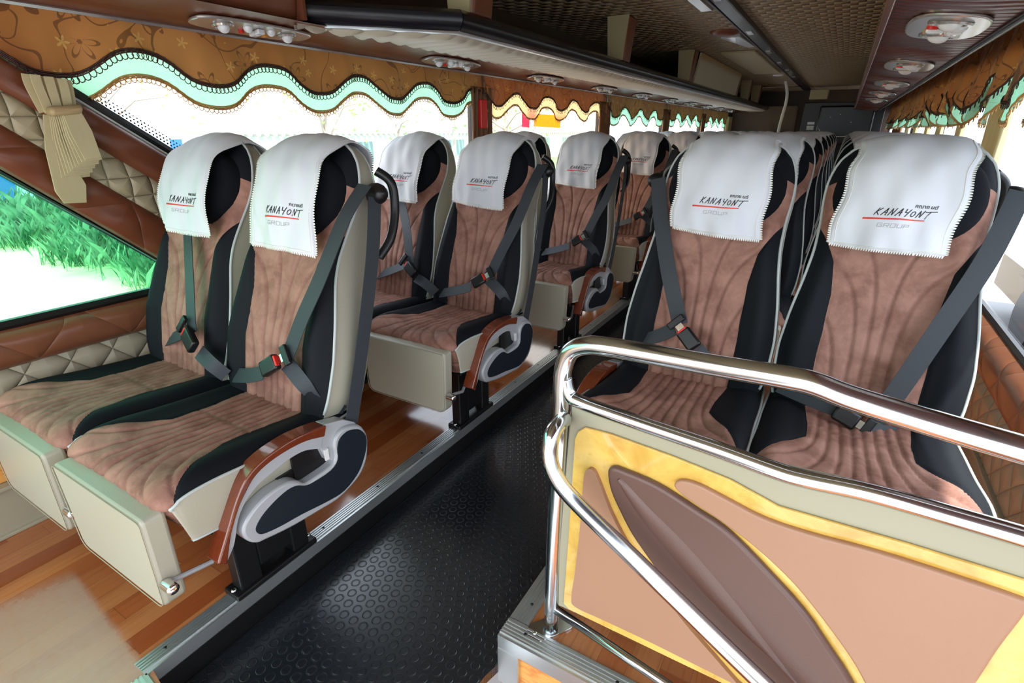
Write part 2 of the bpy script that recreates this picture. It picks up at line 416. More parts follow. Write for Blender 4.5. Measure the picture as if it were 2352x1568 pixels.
trim('trim_3', (AXR, .847), (AXR, YB), (1, 0), .05, .045)
b = MB(); b.b2((AXR - .004, .797, -.10), (AXR + .001, YB, -.044)); struct(b.build('trim_9', blackpl, smooth=0))
trim('trim_4', (AXR - .004, .79), (XR, .79), (0, 1), .055, .04)
b = MB(); b.b2((AXR, .797, -.85), (XR, .83, -.045)); struct(b.build('wall_stair', woodriser, smooth=0))
b = MB(); b.b2((AXR - .004, .785, -.16), (AXR + .055, .797, -.04)); struct(b.build('trim_5', alu, smooth=0))
# checker plate nosing and steps going down beside the aisle
b = MB(); b.prism([(-.60, .30, -.098), (-.585, .60, -.098), (-.545, .725, -.098), (-.475, .715, -.13), (-.44, .66, -.16), (-.44, .30, -.16)], (0, 0, -.03)); 
struct(b.build('trim_6', checker, smooth=0, bevel=.006))
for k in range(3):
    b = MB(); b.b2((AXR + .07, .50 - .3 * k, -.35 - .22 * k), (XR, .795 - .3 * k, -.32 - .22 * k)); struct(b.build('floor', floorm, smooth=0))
b = MB(); b.b2((-.60, -1.3, -.9), (-.51, .30, -.13)); struct(b.build('wall_stair', dkbrown, smooth=0))

# left wall -----------------------------------------------------------
def L(u, v): p = onx(u, v, XL); return p[1], p[2]
B0, B1 = L(190, 243), L(395, 365)           # upper edge of the slanted pillar (glass side)
A0, A1 = L(0, 393), L(388, 614)             # lower edge of the slanted pillar
def on_line(p, q, z): t = (z - p[1]) / (q[1] - p[1]); return p[0] + (q[0] - p[0]) * t
s0, s1 = L(0, 748), L(360, 672); ZS = (s0[1] + s1[1]) / 2
yAt, yAb = on_line(A0, A1, ZW), on_line(A0, A1, ZS); yBt, yBb = on_line(B0, B1, ZW), on_line(B0, B1, ZS + .03)
ZL = .46; yB2 = on_line(B0, B1, ZL)
wl = empty("wall_left"); struct(wl)
def band(name, f0, f1, m, bul=.02, dep=.05):
    """strip of the slanted pillar between fractions f0..f1 from its lower to its upper edge"""
    nv, nu = 60, 14; P = np.zeros((nv, nu, 3))
    for i in range(nv):
        z = ZW + .06 - (ZW + .06 - ZS) * i / (nv - 1); ya = on_line(A0, A1, z); yb = on_line(B0, B1, z)
        for j in range(nu):
            s = j / (nu - 1); f = f0 + (f1 - f0) * s; P[i, j] = (XL + .012 + bul * (1 - (2 * s - 1) ** 4) + .006 * math.sin(i * .9 + f * 3) * (1 - (2 * s - 1) ** 2), ya + (yb - ya) * f, z)
    return struct(grid(name, P, m, wl, solid=.02))
band('brown_pillar_pad', .03, .34, qbrown); band('beige_quilted_band', .34, .66, qbeige, .012); band('brown_pillar_roll', .66, .97, brownleather, .03)
b = MB(); b.b2((XL - .05, 11.6, ZL - .05), (XL - .002, YB, ZW)); b.prism([(XL - .05, yAt, ZW), (XL - .05, yBt, ZW), (XL - .05, yBb, ZS), (XL - .05, yAb, ZS)], (.055, 0, 0)); struct(b.build('pillar_core', dkbrown, wl, smooth=0))

b = MB(); b.b2((XL - .05, -1.3, ZW), (XL + .0, YB, ZC)); b.b2((XL - .05, -1.3, -.1), (XL, yBb, ZS - .02)); b.b2((XL - .05, yBb, -.1), (XL, YB, ZL)); b.prism([(XL - .05, yBb, ZS + .03), (XL - .05, yB2, ZL), (XL - .05, yBb, ZL)], (.05, 0, 0)); struct(b.build('wall_panel', dkbrown, wl, smooth=0))
def hstrip(name, z0, z1, m, bul, parent, x=XL, sgn=1, y0=-1.3, y1=YB, base=.002):
    nv, nu = 10, 120; P = np.zeros((nv, nu, 3))
    for i in range(nv):
        s = i / (nv - 1)
        for j in range(nu): P[i, j] = (x + sgn * (base + bul * (1 - (2 * s - 1) ** 4)), y0 + (y1 - y0) * j / (nu - 1), z1 + (z0 - z1) * s)
    return struct(grid(name, P, m, parent, flip=sgn > 0))
hstrip('brown_sill_roll', ZS - .125, ZS - .01, qbrown2, .04, wl, y1=yBb); hstrip('beige_quilted_panel', ZS - .33, ZS - .125, qbeige2, .015, wl, y1=yBb); hstrip('brown_quilted_panel', .22, ZS - .33, qbrown2, .012, wl, y1=yBb)
hstrip('brown_sill_roll', ZL - .10, ZL, brownleather, .03, wl, y0=yBb + .02); hstrip('beige_quilted_panel', .22, ZL - .10, qbeige2, .012, wl, y0=yBb + .02)
b = MB(); b.b2((XL + .001, -1.3, 0), (XL + .028, YB, .155)); b.b2((XL + .001, -1.3, .155), (XL + .045, YB, .168)); b.b2((XL + .001, -1.3, .0), (XL + .04, YB, .012))
struct(b.build('baseboard_left', beige2, smooth=0, bevel=.003))
b = MB(); b.b2((XL + .001, -1.3, .17), (XL + .012, YB, .25)); struct(b.build('trim_7', woodriser, smooth=0))
# windows: glass panes, black seals
def window(n, pts, m, x, sg, pw=.018):
    """pts: (y,z) outline; glass pane with a rubber seal around it"""
    g = MB(); g.prism([(x - sg * .035, y, z) for y, z in pts], (-sg * .005, 0, 0)); o = struct(g.build('window_%d' % n, m, smooth=0))
    s = MB(); P = [(x - sg * .012, y, z) for y, z in pts]
    s.tube(P, pw, 6, closed=True); struct(s.build('window_seal', seal, o)); return o
window(1, [(yAb - .0, ZS), (yAt, ZW), (-1.28, ZW), (-1.28, ZS)], teal, XL, 1, .020)
PL = [(2.95, 3.06), (5.06, 5.18), (7.18, 7.30), (9.30, 9.42)]
window(2, [(yBt, ZW), (yBb, ZS + .03), (yB2, ZL + .02), (PL[0][0], ZL + .02), (PL[0][0], ZW)], tealR, XL, 1)
window(3, [(PL[0][1], ZW), (PL[0][1], ZL + .02), (PL[1][0], ZL + .02), (PL[1][0], ZW)], clearg, XL, 1)
window(4, [(PL[1][1], ZW), (PL[1][1], ZL + .02), (PL[2][0], ZL + .02), (PL[2][0], ZW)], tealR, XL, 1)
window(5, [(PL[2][1], ZW), (PL[2][1], ZL + .02), (PL[3][0], ZL + .02), (PL[3][0], ZW)], tealR, XL, 1)
window(6, [(PL[3][1], ZW), (PL[3][1], ZL + .02), (11.6, ZL + .02), (11.6, ZW)], tealR, XL, 1)
b = MB()
for a, c in PL: b.b2((XL - .05, a, ZL - .05), (XL - .002, c, ZW + .01))
struct(b.build('window_pillar', dkbrown, wl, smooth=0))
# black dotted border printed along the slanted edge of the glass
fr = MB(); e = np.array([B1[0] - B0[0], B1[1] - B0[1]]); e /= np.linalg.norm(e); nrm = np.array([-e[1], e[0]])
if nrm[1] < 0: nrm = -nrm
for k in range(95):
    for r in range(6):
        c = np.array(B0) - e * .22 + e * (k * .0125 + (r % 2) * .00625) + nrm * (.020 + r * .0095); h = .0046 - r * .0004
        if c[1] < ZW: fr.quad(*[(XL - .030, c[0] + math.cos(a) * h, c[1] + math.sin(a) * h) for a in (0, PI / 3, 2 * PI / 3, PI, 4 * PI / 3, 5 * PI / 3)])
fro = fr.build('frit_dots', seal, wl, smooth=0); fro['kind'] = 'stuff'; fro['label'] = 'black dotted border on the glass along the slanted pillar'
s = MB(); s.tube([(XL + .022, yBt + .008, ZW + .0), (XL + .022, yBb - .008, ZS + .03)], .0035, 6); struct(s.build('pillar_edge_strip', whitebar, wl))
s = MB(); s.tube([(XL + .008, yBt + .034, ZW), (XL + .008, yBb + .018, ZS + .03)], .016, 6); struct(s.build('glass_seal', seal, wl))

# right wall ------------------------------------------------------------
ZR = .455; wr = empty('wall_right'); struct(wr); PR = [(3.72, 3.80), (5.8, 5.9), (8.0, 8.1)]
b = MB(); b.b2((XR, -1.3, ZW), (XR + .05, YB, ZC)); b.b2((XR + .005, -1.3, -.1), (XR + .05, YB, ZR - .03)); struct(b.build('wall_panel', dkbrown, wr, smooth=0))
b = MB()
for a, c in PR: b.b2((XR + .002, a, ZR - .05), (XR + .05, c, ZW + .01))
struct(b.build('window_pillar', seal, wr, smooth=0))
hstrip('brown_sill_roll', ZR - .18, ZR + .0, qbrown2, .055, wr, XR + .02, -1); hstrip('beige_quilted_panel', .03, ZR - .18, qbeige2, .02, wr, XR + .005, -1)
b = MB(); b.b2((XR - .03, .8, 0), (XR - .001, YB, .10)); struct(b.build('baseboard_right', beige2, smooth=0, bevel=.004))
ys = [-1.28] + [q for p in PR for q in p] + [YB]
for i in range(4): window(7 + i, [(ys[2 * i], ZR), (ys[2 * i], ZW), (ys[2 * i + 1], ZW), (ys[2 * i + 1], ZR)], tealR, XR + .01, -1, .016)

# ceiling, rear wall -------------------------------------------------------
b = MB(); b.b2((XL - .05, -1.0, ZC), (XR + .05, YB + .05, ZC + .04)); struct(b.build('ceiling', ceilm, smooth=0))
b = MB(); b.b2((XL, YB, -.12), (XR + .03, YB + .06, ZC)); struct(b.build('wall_rear', dkbrown, smooth=0))
rear = MB(); rear.b2((XL + .02, YB - .5, .3), (-.90, YB, 1.60)); struct(rear.build('wall_rear', mat('rear_panel', (.10, .062, .03), .5), smooth=0))
# ------------------------------------------------------------------ coach seat
ANG = math.radians(18.0); BY, BZ, BL = .44, .384, .803
bu = np.array([0, math.sin(ANG), math.cos(ANG)]); bn = np.array([0, -math.cos(ANG), math.sin(ANG)])
def bpt(x, l, d): return np.array([x, BY, BZ]) + bu * l + bn * d
def hw(l): return np.interp(l, *zip((0, .196), (.04, .210), (.1, .222), (.2, .225), (.3, .214), (.40, .197), (.48, .187), (.56, .186), (.62, .191), (.67, .191), (.71, .184), (.745, .168), (.77, .146), (.79, .115), (.800, .08), (.8035, .045)))
_lt = np.linspace(0, BL, 400); _hs = np.convolve(np.pad(hw(_lt), 12, mode='edge'), np.ones(25) / 25, 'valid')
def hws(l): return np.where(np.asarray(l) < .72, np.interp(l, _lt, _hs), hw(l))
def fdep(l): return np.interp(l, (0, .1, .22, .36, .5, .64, .74, .78, .803), (.050, .066, .078, .066, .052, .046, .034, .02, .002))
def edep(l): return .048 * (1 - sm(l, .40, .66))
def stitch(A, W, lines, wd=.0045):
    """groove strength of a family of stitched curves: lines = list of s-positions (m) per row"""
    g = np.zeros_like(A)
    for xl in lines:
        sl = np.gradient(xl[:, 0]) / (np.gradient(W[:, 0]) + 1e-9)
        g = np.maximum(g, np.exp(-((A - xl) / (wd * np.sqrt(1 + sl[:, None] ** 2))) ** 2))
    return g
def make_backrest(parent):
    nl, ns = 150, 101
    l = np.concatenate([np.linspace(0, .70, 118), .70 + (BL - .70) * np.sin(np.linspace(0, PI / 2, 33))[1:]]); nl = len(l)
    s = np.linspace(-1, 1, ns); Lg, Sg = np.meshgrid(l, s, indexing='ij'); W = hws(Lg); Xg = Sg * W; a = np.abs(Sg)
    bol = (1 - sm(Lg, .42, .60)) * sm(Lg, -.05, .1)
    D = edep(Lg) + (fdep(Lg) - edep(Lg)) * (1 - a ** 9) + .020 * bol * np.exp(-((a - .80) / .15) ** 2) * (1 - a ** 20) - .008 * bol * np.exp(-(a / .5) ** 2)
    D *= (1 - (Lg / .8034) ** 30)
    lines = []
    for sg in (-1, 1):
        for x0, lk in ((.014, .60), (.044, .50), (.078, .385), (.108, .25)):
            xl = sg * (x0 + .16 * np.exp((Lg - lk) / .075)); lines.append(np.clip(xl, -.26, .26))
    c = np.interp(Lg, (0, .12, .25, .36, .45, .52, .56), (.60, .56, .56, .60, .70, .90, 1.04))
    m1 = a - c; head = (Lg - (.68 - .06 * (a - .8))) * 3; blk = np.where(Lg < .6, m1, np.maximum(head, -.5))
    G = stitch(Xg, Lg, lines) * (blk < 0) * (1 - sm(Lg, .56, .6))
    D -= .0058 * G; D -= .004 * np.exp(-(m1 * W / .005) ** 2) * (Lg < .55)
    P = np.stack([Xg, BY + bu[1] * Lg + bn[1] * D, BZ + bu[2] * Lg + bn[2] * D], -1)
    return grid('backrest', P, suede, parent, attrs=dict(blk=blk, st=G))
def make_shell(parent):
    l = np.concatenate([np.linspace(-.03, .70, 40), .70 + (BL - .70) * np.sin(np.linspace(0, PI / 2, 20))[1:]])
    cs = [(-1, .001), (-1.004, -.03), (-1.0, -.062), (-.97, -.082), (-.85, -.092), (-.4, -.095), (.4, -.095), (.85, -.092), (.97, -.082), (1.0, -.062), (1.004, -.03), (1, .001)]
    P = np.zeros((len(l), len(cs), 3))
    for i, q in enumerate(l):
        for j, (s, d) in enumerate(cs):
            if d > -.061: d = d + float(edep(max(q, 0))) * (1 - abs(d) / .062)
            P[i, j] = bpt(s * float(hws(max(q, 0))), q, d * (1 - .45 * sm(q, .6, .8)))
    o = grid('back_shell', P, beige, parent, smooth=50, flip=True); return o
def edge_curve(d=0.0, k=1.0):
    l = np.concatenate([np.linspace(.055, .70, 36), .70 + (BL - .70) * np.sin(np.linspace(0, PI / 2, 16))[1:]])
    dd_ = lambda q: (d + float(edep(q))) if d > 0 else d * (1 - .45 * sm(q, .6, .8))
    R = [bpt(float(hws(q)) * k, q, dd_(q)) for q in l]; Lh = [bpt(-float(hws(q)) * k, q, dd_(q)) for q in l]
    return Lh + R[::-1]
def make_pillow(parent):
    nu, nv = 48, 28; P = np.zeros((nv, nu, 3))
    sp = lambda v, p: math.copysign(abs(v) ** p, v)
    for i in range(nv):
        ph = -PI / 2 + PI * i / (nv - 1)
        for j in range(nu):
            th = 2 * PI * j / nu; a = sp(math.cos(ph), .55) * sp(math.cos(th), .6); b = sp(math.cos(ph), .55) * sp(math.sin(th), .75); c = sp(math.sin(ph), .6)
            P[i, j] = bpt(.168 * a * (1 - .10 * c), .632 + .115 * b + .018 * (abs(a) ** 2) * (b < 0), .050 + .048 * c - .012 * abs(a) ** 2)
    o = grid('head_pillow', P, blackfab, parent, closed_u=True)
    return o
CP = curve_pts([(.055, .305), (.022, .345), (-.002, .390), (-.026, .436), (.004, .464), (.08, .470), (.2, .457), (.32, .446), (.42, .440), (.50, .442)], 14)
CW = [w_[0] for w_ in curve_pts([(.205, 0), (.213, 0), (.219, 0), (.222, 0), (.226, 0), (.228, 0), (.225, 0), (.225, 0), (.222, 0), (.218, 0)], 14)]
def make_cushion(parent):
    C = np.array(CP); T = np.gradient(C, axis=0); T /= np.linalg.norm(T, axis=1)[:, None]; N = np.stack([-T[:, 1], T[:, 0]], 1)
    ns = 95; s = np.linspace(-1, 1, ns); n = len(C); a = np.abs(s); yy = C[:, 0]
    arc = np.concatenate([[0], np.cumsum(np.linalg.norm(np.diff(C, axis=0), axis=1))])
    Ag, Sg = np.meshgrid(arc, s, indexing='ij'); Wg = np.array(CW)[:, None] * np.ones_like(Sg); Xg = Sg * Wg; aa = np.abs(Sg)
    top = sm(Ag, .08, .28)
    off = .011 * top * np.exp(-((aa - .8) / .16) ** 2) - .020 * aa ** 16 - .006 * top * np.exp(-(aa / .45) ** 2)
    c = np.interp(Ag, (0, .16, .20, .30, .38, .47, .60), (1.2, 1.08, .96, .68, .50, .50, .56)); blk = aa - c
    lines = []
    for sg in (-1, 1):
        for x0, lk in ((.012, .06), (.038, .12), (.064, .18), (.088, .24)):
            xl = sg * (x0 + .07 * np.exp((lk - Ag) / .06)); lines.append(np.clip(xl, -.26, .26))
    G = stitch(Xg, Ag, lines) * (blk < 0); G = np.maximum(G, np.exp(-((Ag - (.46 - .03 * (Xg / .2) ** 2)) / .004) ** 2) * (blk < 0))
    off -= .005 * G + .003 * np.exp(-(blk * Wg / .005) ** 2) * (Ag > .17)
    off += .0025 * np.sin(Xg * 60 + Ag * 25) * np.sin(Ag * 40) * (blk < 0)
    P = np.stack([Xg, C[:, 0][:, None] + N[:, 0][:, None] * off, C[:, 1][:, None] + N[:, 1][:, None] * off], -1)
    o = grid('seat_cushion', P, suede, parent, attrs=dict(blk=blk, st=G * .6))
    edges = []
    for sg, col in ((-1, 0), (1, ns - 1)):
        E_ = P[20:, col]; m_ = 7; Q = np.zeros((m_, len(E_), 3))
        for i in range(m_):
            t = i / (m_ - 1)
            for j, p in enumerate(E_):
                zb = .335 + .05 * max(0, (p[1] - .12) / .25) ** 1.3 - .012 * math.exp(-((p[1] - .12) / .07) ** 2); zb = min(zb, p[2] - .002)
                Q[i, j] = (p[0] + sg * (.002 + .004 * math.sin(PI * min(1, t * 1.1))), min(p[1] + .02 * t * math.exp(-p[1] / .04), .47), p[2] + (zb - p[2]) * t)
        grid('side_panel', Q, beige, parent, flip=sg > 0); edges.append([p + np.array((sg * .003, 0, 0)) for p in E_])
        b = MB(); b.tube([q for q in Q[-1]][::9], .0035, 5); b.tube(edges[-1][::3], .0038, 6); b.build('cushion_piping', piping, parent, smooth=180)
    b = MB(); b.b2((-.19, .07, .285), (.19, .46, .37)); b.build('seat_pan', blackpl, parent, smooth=0, bevel=.008)
    return o
def make_legrest(parent, o=1):
    nv, nu = 26, 2 * (14 + 6); out = []
    # rounded slab: outline in (x,z) with large lower corners, bulged in y
    pts = []
    for cx_, cz, r, a0 in ((-.150, .222, .032, PI), (.178, .218, .028, 1.5 * PI), (.202, .422, .012, 0), (-.180, .422, .012, .5 * PI)):
        for k in range(6): a = a0 + PI / 2 * k / 5; pts.append((cx_ + r * math.cos(a), cz + r * math.sin(a)))
    b = MB(); b.prism([(x, -.062, z) for x, z in pts], (0, .05, 0)); g = b.build('leg_rest', beige, parent, smooth=35, bevel=.009, seg=3)
    s = MB(); s.tube([(x * .985, -.0635,   .305 + (z - .305) * .975) for x, z in pts], .0012, 4, closed=True); s.build('stitched_seam', beige2, g, smooth=180)
    k = MB(); k.cyl((o * .212, -.050, .262), (o * .240, -.050, .262), .013); k.dome((o * .240, -.050, .262), .013, .008, (o, 0, 0)); k.cyl((o * .200, -.050, .262), (o * .214, -.050, .262), .006); k.build('chrome_knob', chrome, g)
    r = MB(); r.tube([(o * .212, -.046, .262), (o * .205, .05, .235), (o * .18, .13, .262), (o * .16, .16, .30)], .006, 8); r.build('strut', greypl, g)
def ap(z6x, z6y, x=-1.03, c=-1.31, y0=.40):    # armrest outline traced on the aisle plane -> local (y, z)
    p = onx(420 + z6x / 3.734, 920 + z6y / 3.734, x); return (p[1] - y0, p[2])
A_WOOD_O = [ap(*q) for q in ((1225, 208), (1140, 236), (950, 320), (760, 440), (620, 560), (540, 660), (480, 780), (430, 920), (385, 1080), (335, 1250), (290, 1400))]
A_WOOD_I = [ap(*q) for q in ((1210, 305), (1050, 345), (880, 430), (720, 540), (610, 650), (540, 770), (480, 900), (440, 1030), (408, 1150), (388, 1280), (375, 1400))]
A_IN = [ap(*q) for q in ((1190, 415), (1060, 430), (940, 490), (830, 575), (720, 665), (640, 740), (570, 830), (515, 930), (478, 1040), (462, 1160), (440, 1260), (392, 1370))]
A_BEAN = [ap(*q) for q in ((1400, 215), (1500, 205), (1562, 280), (1572, 400), (1555, 520), (1500, 640), (1400, 760), (1300, 850), (1150, 940), (1000, 1030), (850, 1110), (700, 1180), (620, 1212), (540, 1192), (500, 1130), (510, 1060), (560, 970), (640, 870), (740, 780), (850, 710), (930, 680), (985, 685), (1040, 700), (1130, 645), (1250, 560), (1290, 510), (1296, 450), (1282, 400), (1290, 330), (1330, 260))]
A_INLAY = [ap(*q) for q in ((1500, 242), (1548, 290), (1556, 380), (1530, 500), (1480, 620), (1370, 760), (1240, 845), (1000, 965), (830, 1060), (700, 1120), (640, 1133), (606, 1100), (622, 1040), (680, 950), (780, 840), (880, 755), (960, 718), (1030, 718), (1100, 690), (1250, 590), (1308, 500), (1305, 400), (1325, 320), (1385, 258), (1440, 240))]
def make_armrest(parent, o=1):
    xo, xi = o * .262, o * .226; f = lambda pts, x: [(x, y, z) for y, z in pts]
    b = MB(); wi, ii = curve_pts([np.array(p) for p in A_WOOD_I], 4), curve_pts([np.array(p) for p in A_IN], 4)
    b.prism(f(list(wi) + list(ii)[::-1], xo - o * .004), (xi - xo, 0, 0))
    b.prism(f([A_WOOD_O[0], ap(1380, 165), ap(1480, 185), ap(1560, 265), ap(1400, 400), ap(1290, 520), ap(1235, 505), ap(1190, 415), A_WOOD_I[0]], xo - o * .006), (xi - xo, 0, 0))
    fr_ = b.build('armrest_frame', greypl, parent, smooth=40, bevel=.003)
    be = curve_pts([np.array(p) for p in A_BEAN], 3, True); b = MB(); b.prism(f(be, xo + o * .006), (xi - xo - o * .004, 0, 0)); bean = b.build('armrest_lobe', greypl, fr_, smooth=40, bevel=.006)
    il = curve_pts([np.array(p) for p in A_INLAY], 3, True); b = MB(); b.prism(f(il, xo + o * .0075), (-o * .004, 0, 0)); b.build('dark_inlay', navy, fr_, smooth=40, bevel=.001)
    wo = curve_pts([np.array(p) for p in A_WOOD_O], 4); b = MB(); b.prism(f(list(wo) + list(wi)[::-1], xo + o * .003), (xi - xo - o * .012, 0, 0)); wd = b.build('wood_trim', mahog, fr_, smooth=40, bevel=.007, seg=3)
    s = MB(); q0, q1 = ap(1225, 430), ap(1250, 490); s.b2((xo - o * .001, q0[0] - .004, q1[1] - .004), (xo - o * .006, q1[0] + .002, q0[1] + .004)); s.build('armrest_button', whitel, fr_, smooth=0)
    m_ = MB(); yc, zc = ap(1090, 560); m_.b2((xi + o * .008, yc - .035, zc - .10), (xi + o * .014, yc + .09, zc + .05)); m_.b2((xi - o * .02, yc - .08, .27), (xi + o * .01, yc + .02, zc)); m_.build('armrest_mechanism', blackpl, fr_, smooth=0)
def make_pedestal(parent, x):
    b = MB(); b.b2((x - .022, .135, 0), (x + .022, .20, .29)); b.b2((x - .026, .20, .05), (x + .018, .345, .29)); b.b2((x - .022, .30, 0), (x + .022, .355, .28)); b.b2((x - .032, .115, 0), (x + .032, .375, .02))
    b.b2((x - .015, .10, .255), (x + .12 * (-1 if x > 0 else 1), .40, .275)); p = b.build('pedestal', blackpl, parent, smooth=0, bevel=.005)
    for yb in (.125, .368): q = MB(); q.dome((x, yb, .02), .008, .006, (0, 0, 1), 8, 3); q.build('bolt', steel, p)
def belt_part(parent, strap, lap, hip, c, y0, o, bk, stalk, dring=True, down=None):
    """strap/lap/stalk: pixel paths traced on planes just in front of the seat back, turned into seat-local points"""
    def loc(u, v, d): 
        p0 = bpt(0, .3, d) + np.array((c, y0, 0)); p = onp(u, v, p0, bn); return p - np.array((c, y0, 0))
    P = curve_pts([loc(u, v, d) for u, v, d in strap], 6)
    b = MB(); b.ribbon(P, bn, .047); sb = b.build('seat_belt', belt, parent, smooth=60)
    for q in (lap, stalk):
        if q:
            P2 = curve_pts([(loc(*k) if abs(k[0]) > 5 else np.array(k)) for k in q], 6); b = MB(); b.ribbon(P2, bn + np.array((0, -.1, .5)), .044); b.build('lap_strap', belt, sb, smooth=60)
    a, e = loc(*bk[0]), loc(*bk[1]); t = (e - a) / np.linalg.norm(e - a); nn = bn - t * np.dot(bn, t); nn /= np.linalg.norm(nn); s_ = np.cross(t, nn)
    R = np.stack([s_, t, nn], 1); ctr = (a + e) / 2 + nn * .012; ln = max(np.linalg.norm(e - a), .06)
    b = MB(); b.box(ctr, (.045, ln, .022), R); k_ = b.build('buckle', blackpl, sb, smooth=40, bevel=.006)
    b = MB(); b.box(a + nn * .016, (.030, .007, .012), R); b.build('release_button', redpl, k_, smooth=0, bevel=.002)
    b = MB(); b.box(a - t * .018 + nn * .010, (.022, .032, .004), R); b.build('tongue', chrome, k_, smooth=0)
    b = MB(); b.box(a - t * .034 + nn * .012, (.058, .022, .012), R); b.build('tongue_grip', blackpl, k_, smooth=0, bevel=.004)
    if down is not None:
        b = MB(); b.ribbon(curve_pts(down, 5), (o, 0, .1), .046); b.build('retractor_strap', belt, sb, smooth=60)
def make_dring(parent, o):
    b = MB(); x = o * .205
    b.tube(curve_pts([bpt(x - o * .02, .735, -.055), bpt(x + o * .012, .71, -.085), bpt(x + o * .02, .64, -.105), bpt(x + o * .028, .56, -.095), bpt(x + o * .018, .50, -.07)], 6), .013, 8)
    b.dome(bpt(x + o * .012, .668, -.03), .030, .045, (o, -.3, .1), 14, 6); g = b.build('belt_guide', blackpl, parent, smooth=50)
    return g
def sidebelt(o): return [bpt(o * .236, .655, -.01), bpt(o * .245, .5, -.02), bpt(o * .25, .25, -.02), bpt(o * .246, .02, -.02), bpt(o * .235, -.04, -.02)]
SEATS = {}
def make_seat(kind, c, y0, o):
    """kind: left/right + aisle/window; c, y0: where the first one stands; o: its outer side"""
    root = empty('coach_seat', (c, y0, 0))
    if not SEATS:
        make_cushion(root); make_backrest(root); make_shell(root); make_pillow(root)
        b = MB(); b.tube(edge_curve(.002), .0042, 6); b.build('backrest_piping', piping, root, smooth=180)
        b = MB(); b.tube(edge_curve(-.070, .995), .003, 5); b.build('shell_piping', piping, root, smooth=180)
    else:
        src = list(SEATS.values())[0]
        for k in kids(src):
            if k.name.split('.')[0] in ('seat_cushion', 'backrest', 'back_shell', 'head_pillow', 'backrest_piping', 'shell_piping', 'side_panel', 'cushion_piping', 'seat_pan'):
                q = k.copy(); COL.objects.link(q); q.parent = root
    ex = {'left_aisle': .105, 'left_window': -.10, 'right_aisle': -.09, 'right_window': .10}[kind]
    make_pedestal(root, ex); make_legrest(root, 1)
    make_dring(root, o)
    if 'aisle' in kind: make_armrest(root, o)
    SEATS[kind] = root; return root
LA, LW, RA, RW = -1.290, -1.752, -.29, .172
Y1, YR1 = .40, 1.17
s_la = make_seat('left_aisle', LA, Y1, 1)
belt_part(s_la, [(838, 425, .03), (790, 505, .075), (735, 640, .105), (695, 730, .11), (668, 800, .11), (655, 825, .11)],
    [(660, 835, .10), (700, 885, .09), (735, 925, .05), (.215, .47, .43)], 0, LA, Y1, 1, [(645, 828, .115), (612, 850, .12)], [(608, 855, .11), (575, 862, .10), (540, 862, .07)], down=sidebelt(1))
s_lw = make_seat('left_window', LW, Y1, -1)
belt_part(s_lw, [(432, 480, .07), (432, 545, .085), (436, 640, .11), (440, 740, .12), (444, 765, .12)],
    [(430, 760, .12), (400, 775, .08), (375, 785, .03)], 0, LW, Y1, -1, [(436, 762, .125), (455, 800, .13)], [(458, 808, .12), (485, 835, .12), (520, 862, .09)])
s_ra = make_seat('right_aisle', RA, YR1, -1)
belt_part(s_ra, [(1512, 410, .04), (1518, 500, .07), (1535, 620, .10), (1552, 700, .11), (1562, 745, .12)],
    [(1550, 755, .11), (1500, 775, .09), (1440, 785, .03)], 0, RA, YR1, -1, [(1570, 760, .12), (1600, 800, .13)], [(1600, 800, .12), (1640, 850, .10)])
s_rw = make_seat('right_window', RW, YR1, 1)
belt_part(s_rw, [(2345, 440, .02), (2270, 590, .075), (2170, 740, .11), (2060, 900, .12), (2010, 965, .12)],
    [(1990, 985, .12), (2100, 1010, .05)], 0, RW, YR1, 1, [(1960, 965, .12), (1925, 945, .12)], [(1930, 942, .12), (1860, 915, .10), (1790, 885, .07)])
LEFT_Y = [.40, 1.40, 2.40, 3.50, 4.62, 5.72, 6.80, 7.85, 8.9, 9.95, 11.0]; RIGHT_Y = [1.17, 2.30, 3.40, 4.50, 5.60, 6.70, 7.8, 8.9]
ORD = ['first', 'second', 'third', 'fourth', 'fifth', 'sixth', 'seventh', 'eighth', 'ninth', 'tenth', 'eleventh']
SPOTS = []
for side, ys_ in (('left', LEFT_Y), ('right', RIGHT_Y)):
    for i, y in enumerate(ys_):
        for pos in ('aisle', 'window'):
            k = side + '_' + pos; r = SEATS[k] if i == 0 else copy_tree(SEATS[k]); c = dict(left_aisle=LA, left_window=LW, right_aisle=RA, right_window=RW)[k]
            r.location = (c, y, 0)
            sd_ = 'left of the aisle' if side == 'left' else 'right of the aisle'
            by = 'next to the aisle' if pos == 'aisle' else 'next to the window'
            tag(r, 'brown suede and black coach seat %s, %s row %s' % (by, ORD[i], sd_), 'seat', 'coach seats in rows')
            SPOTS.append((side, pos, i, c, y))

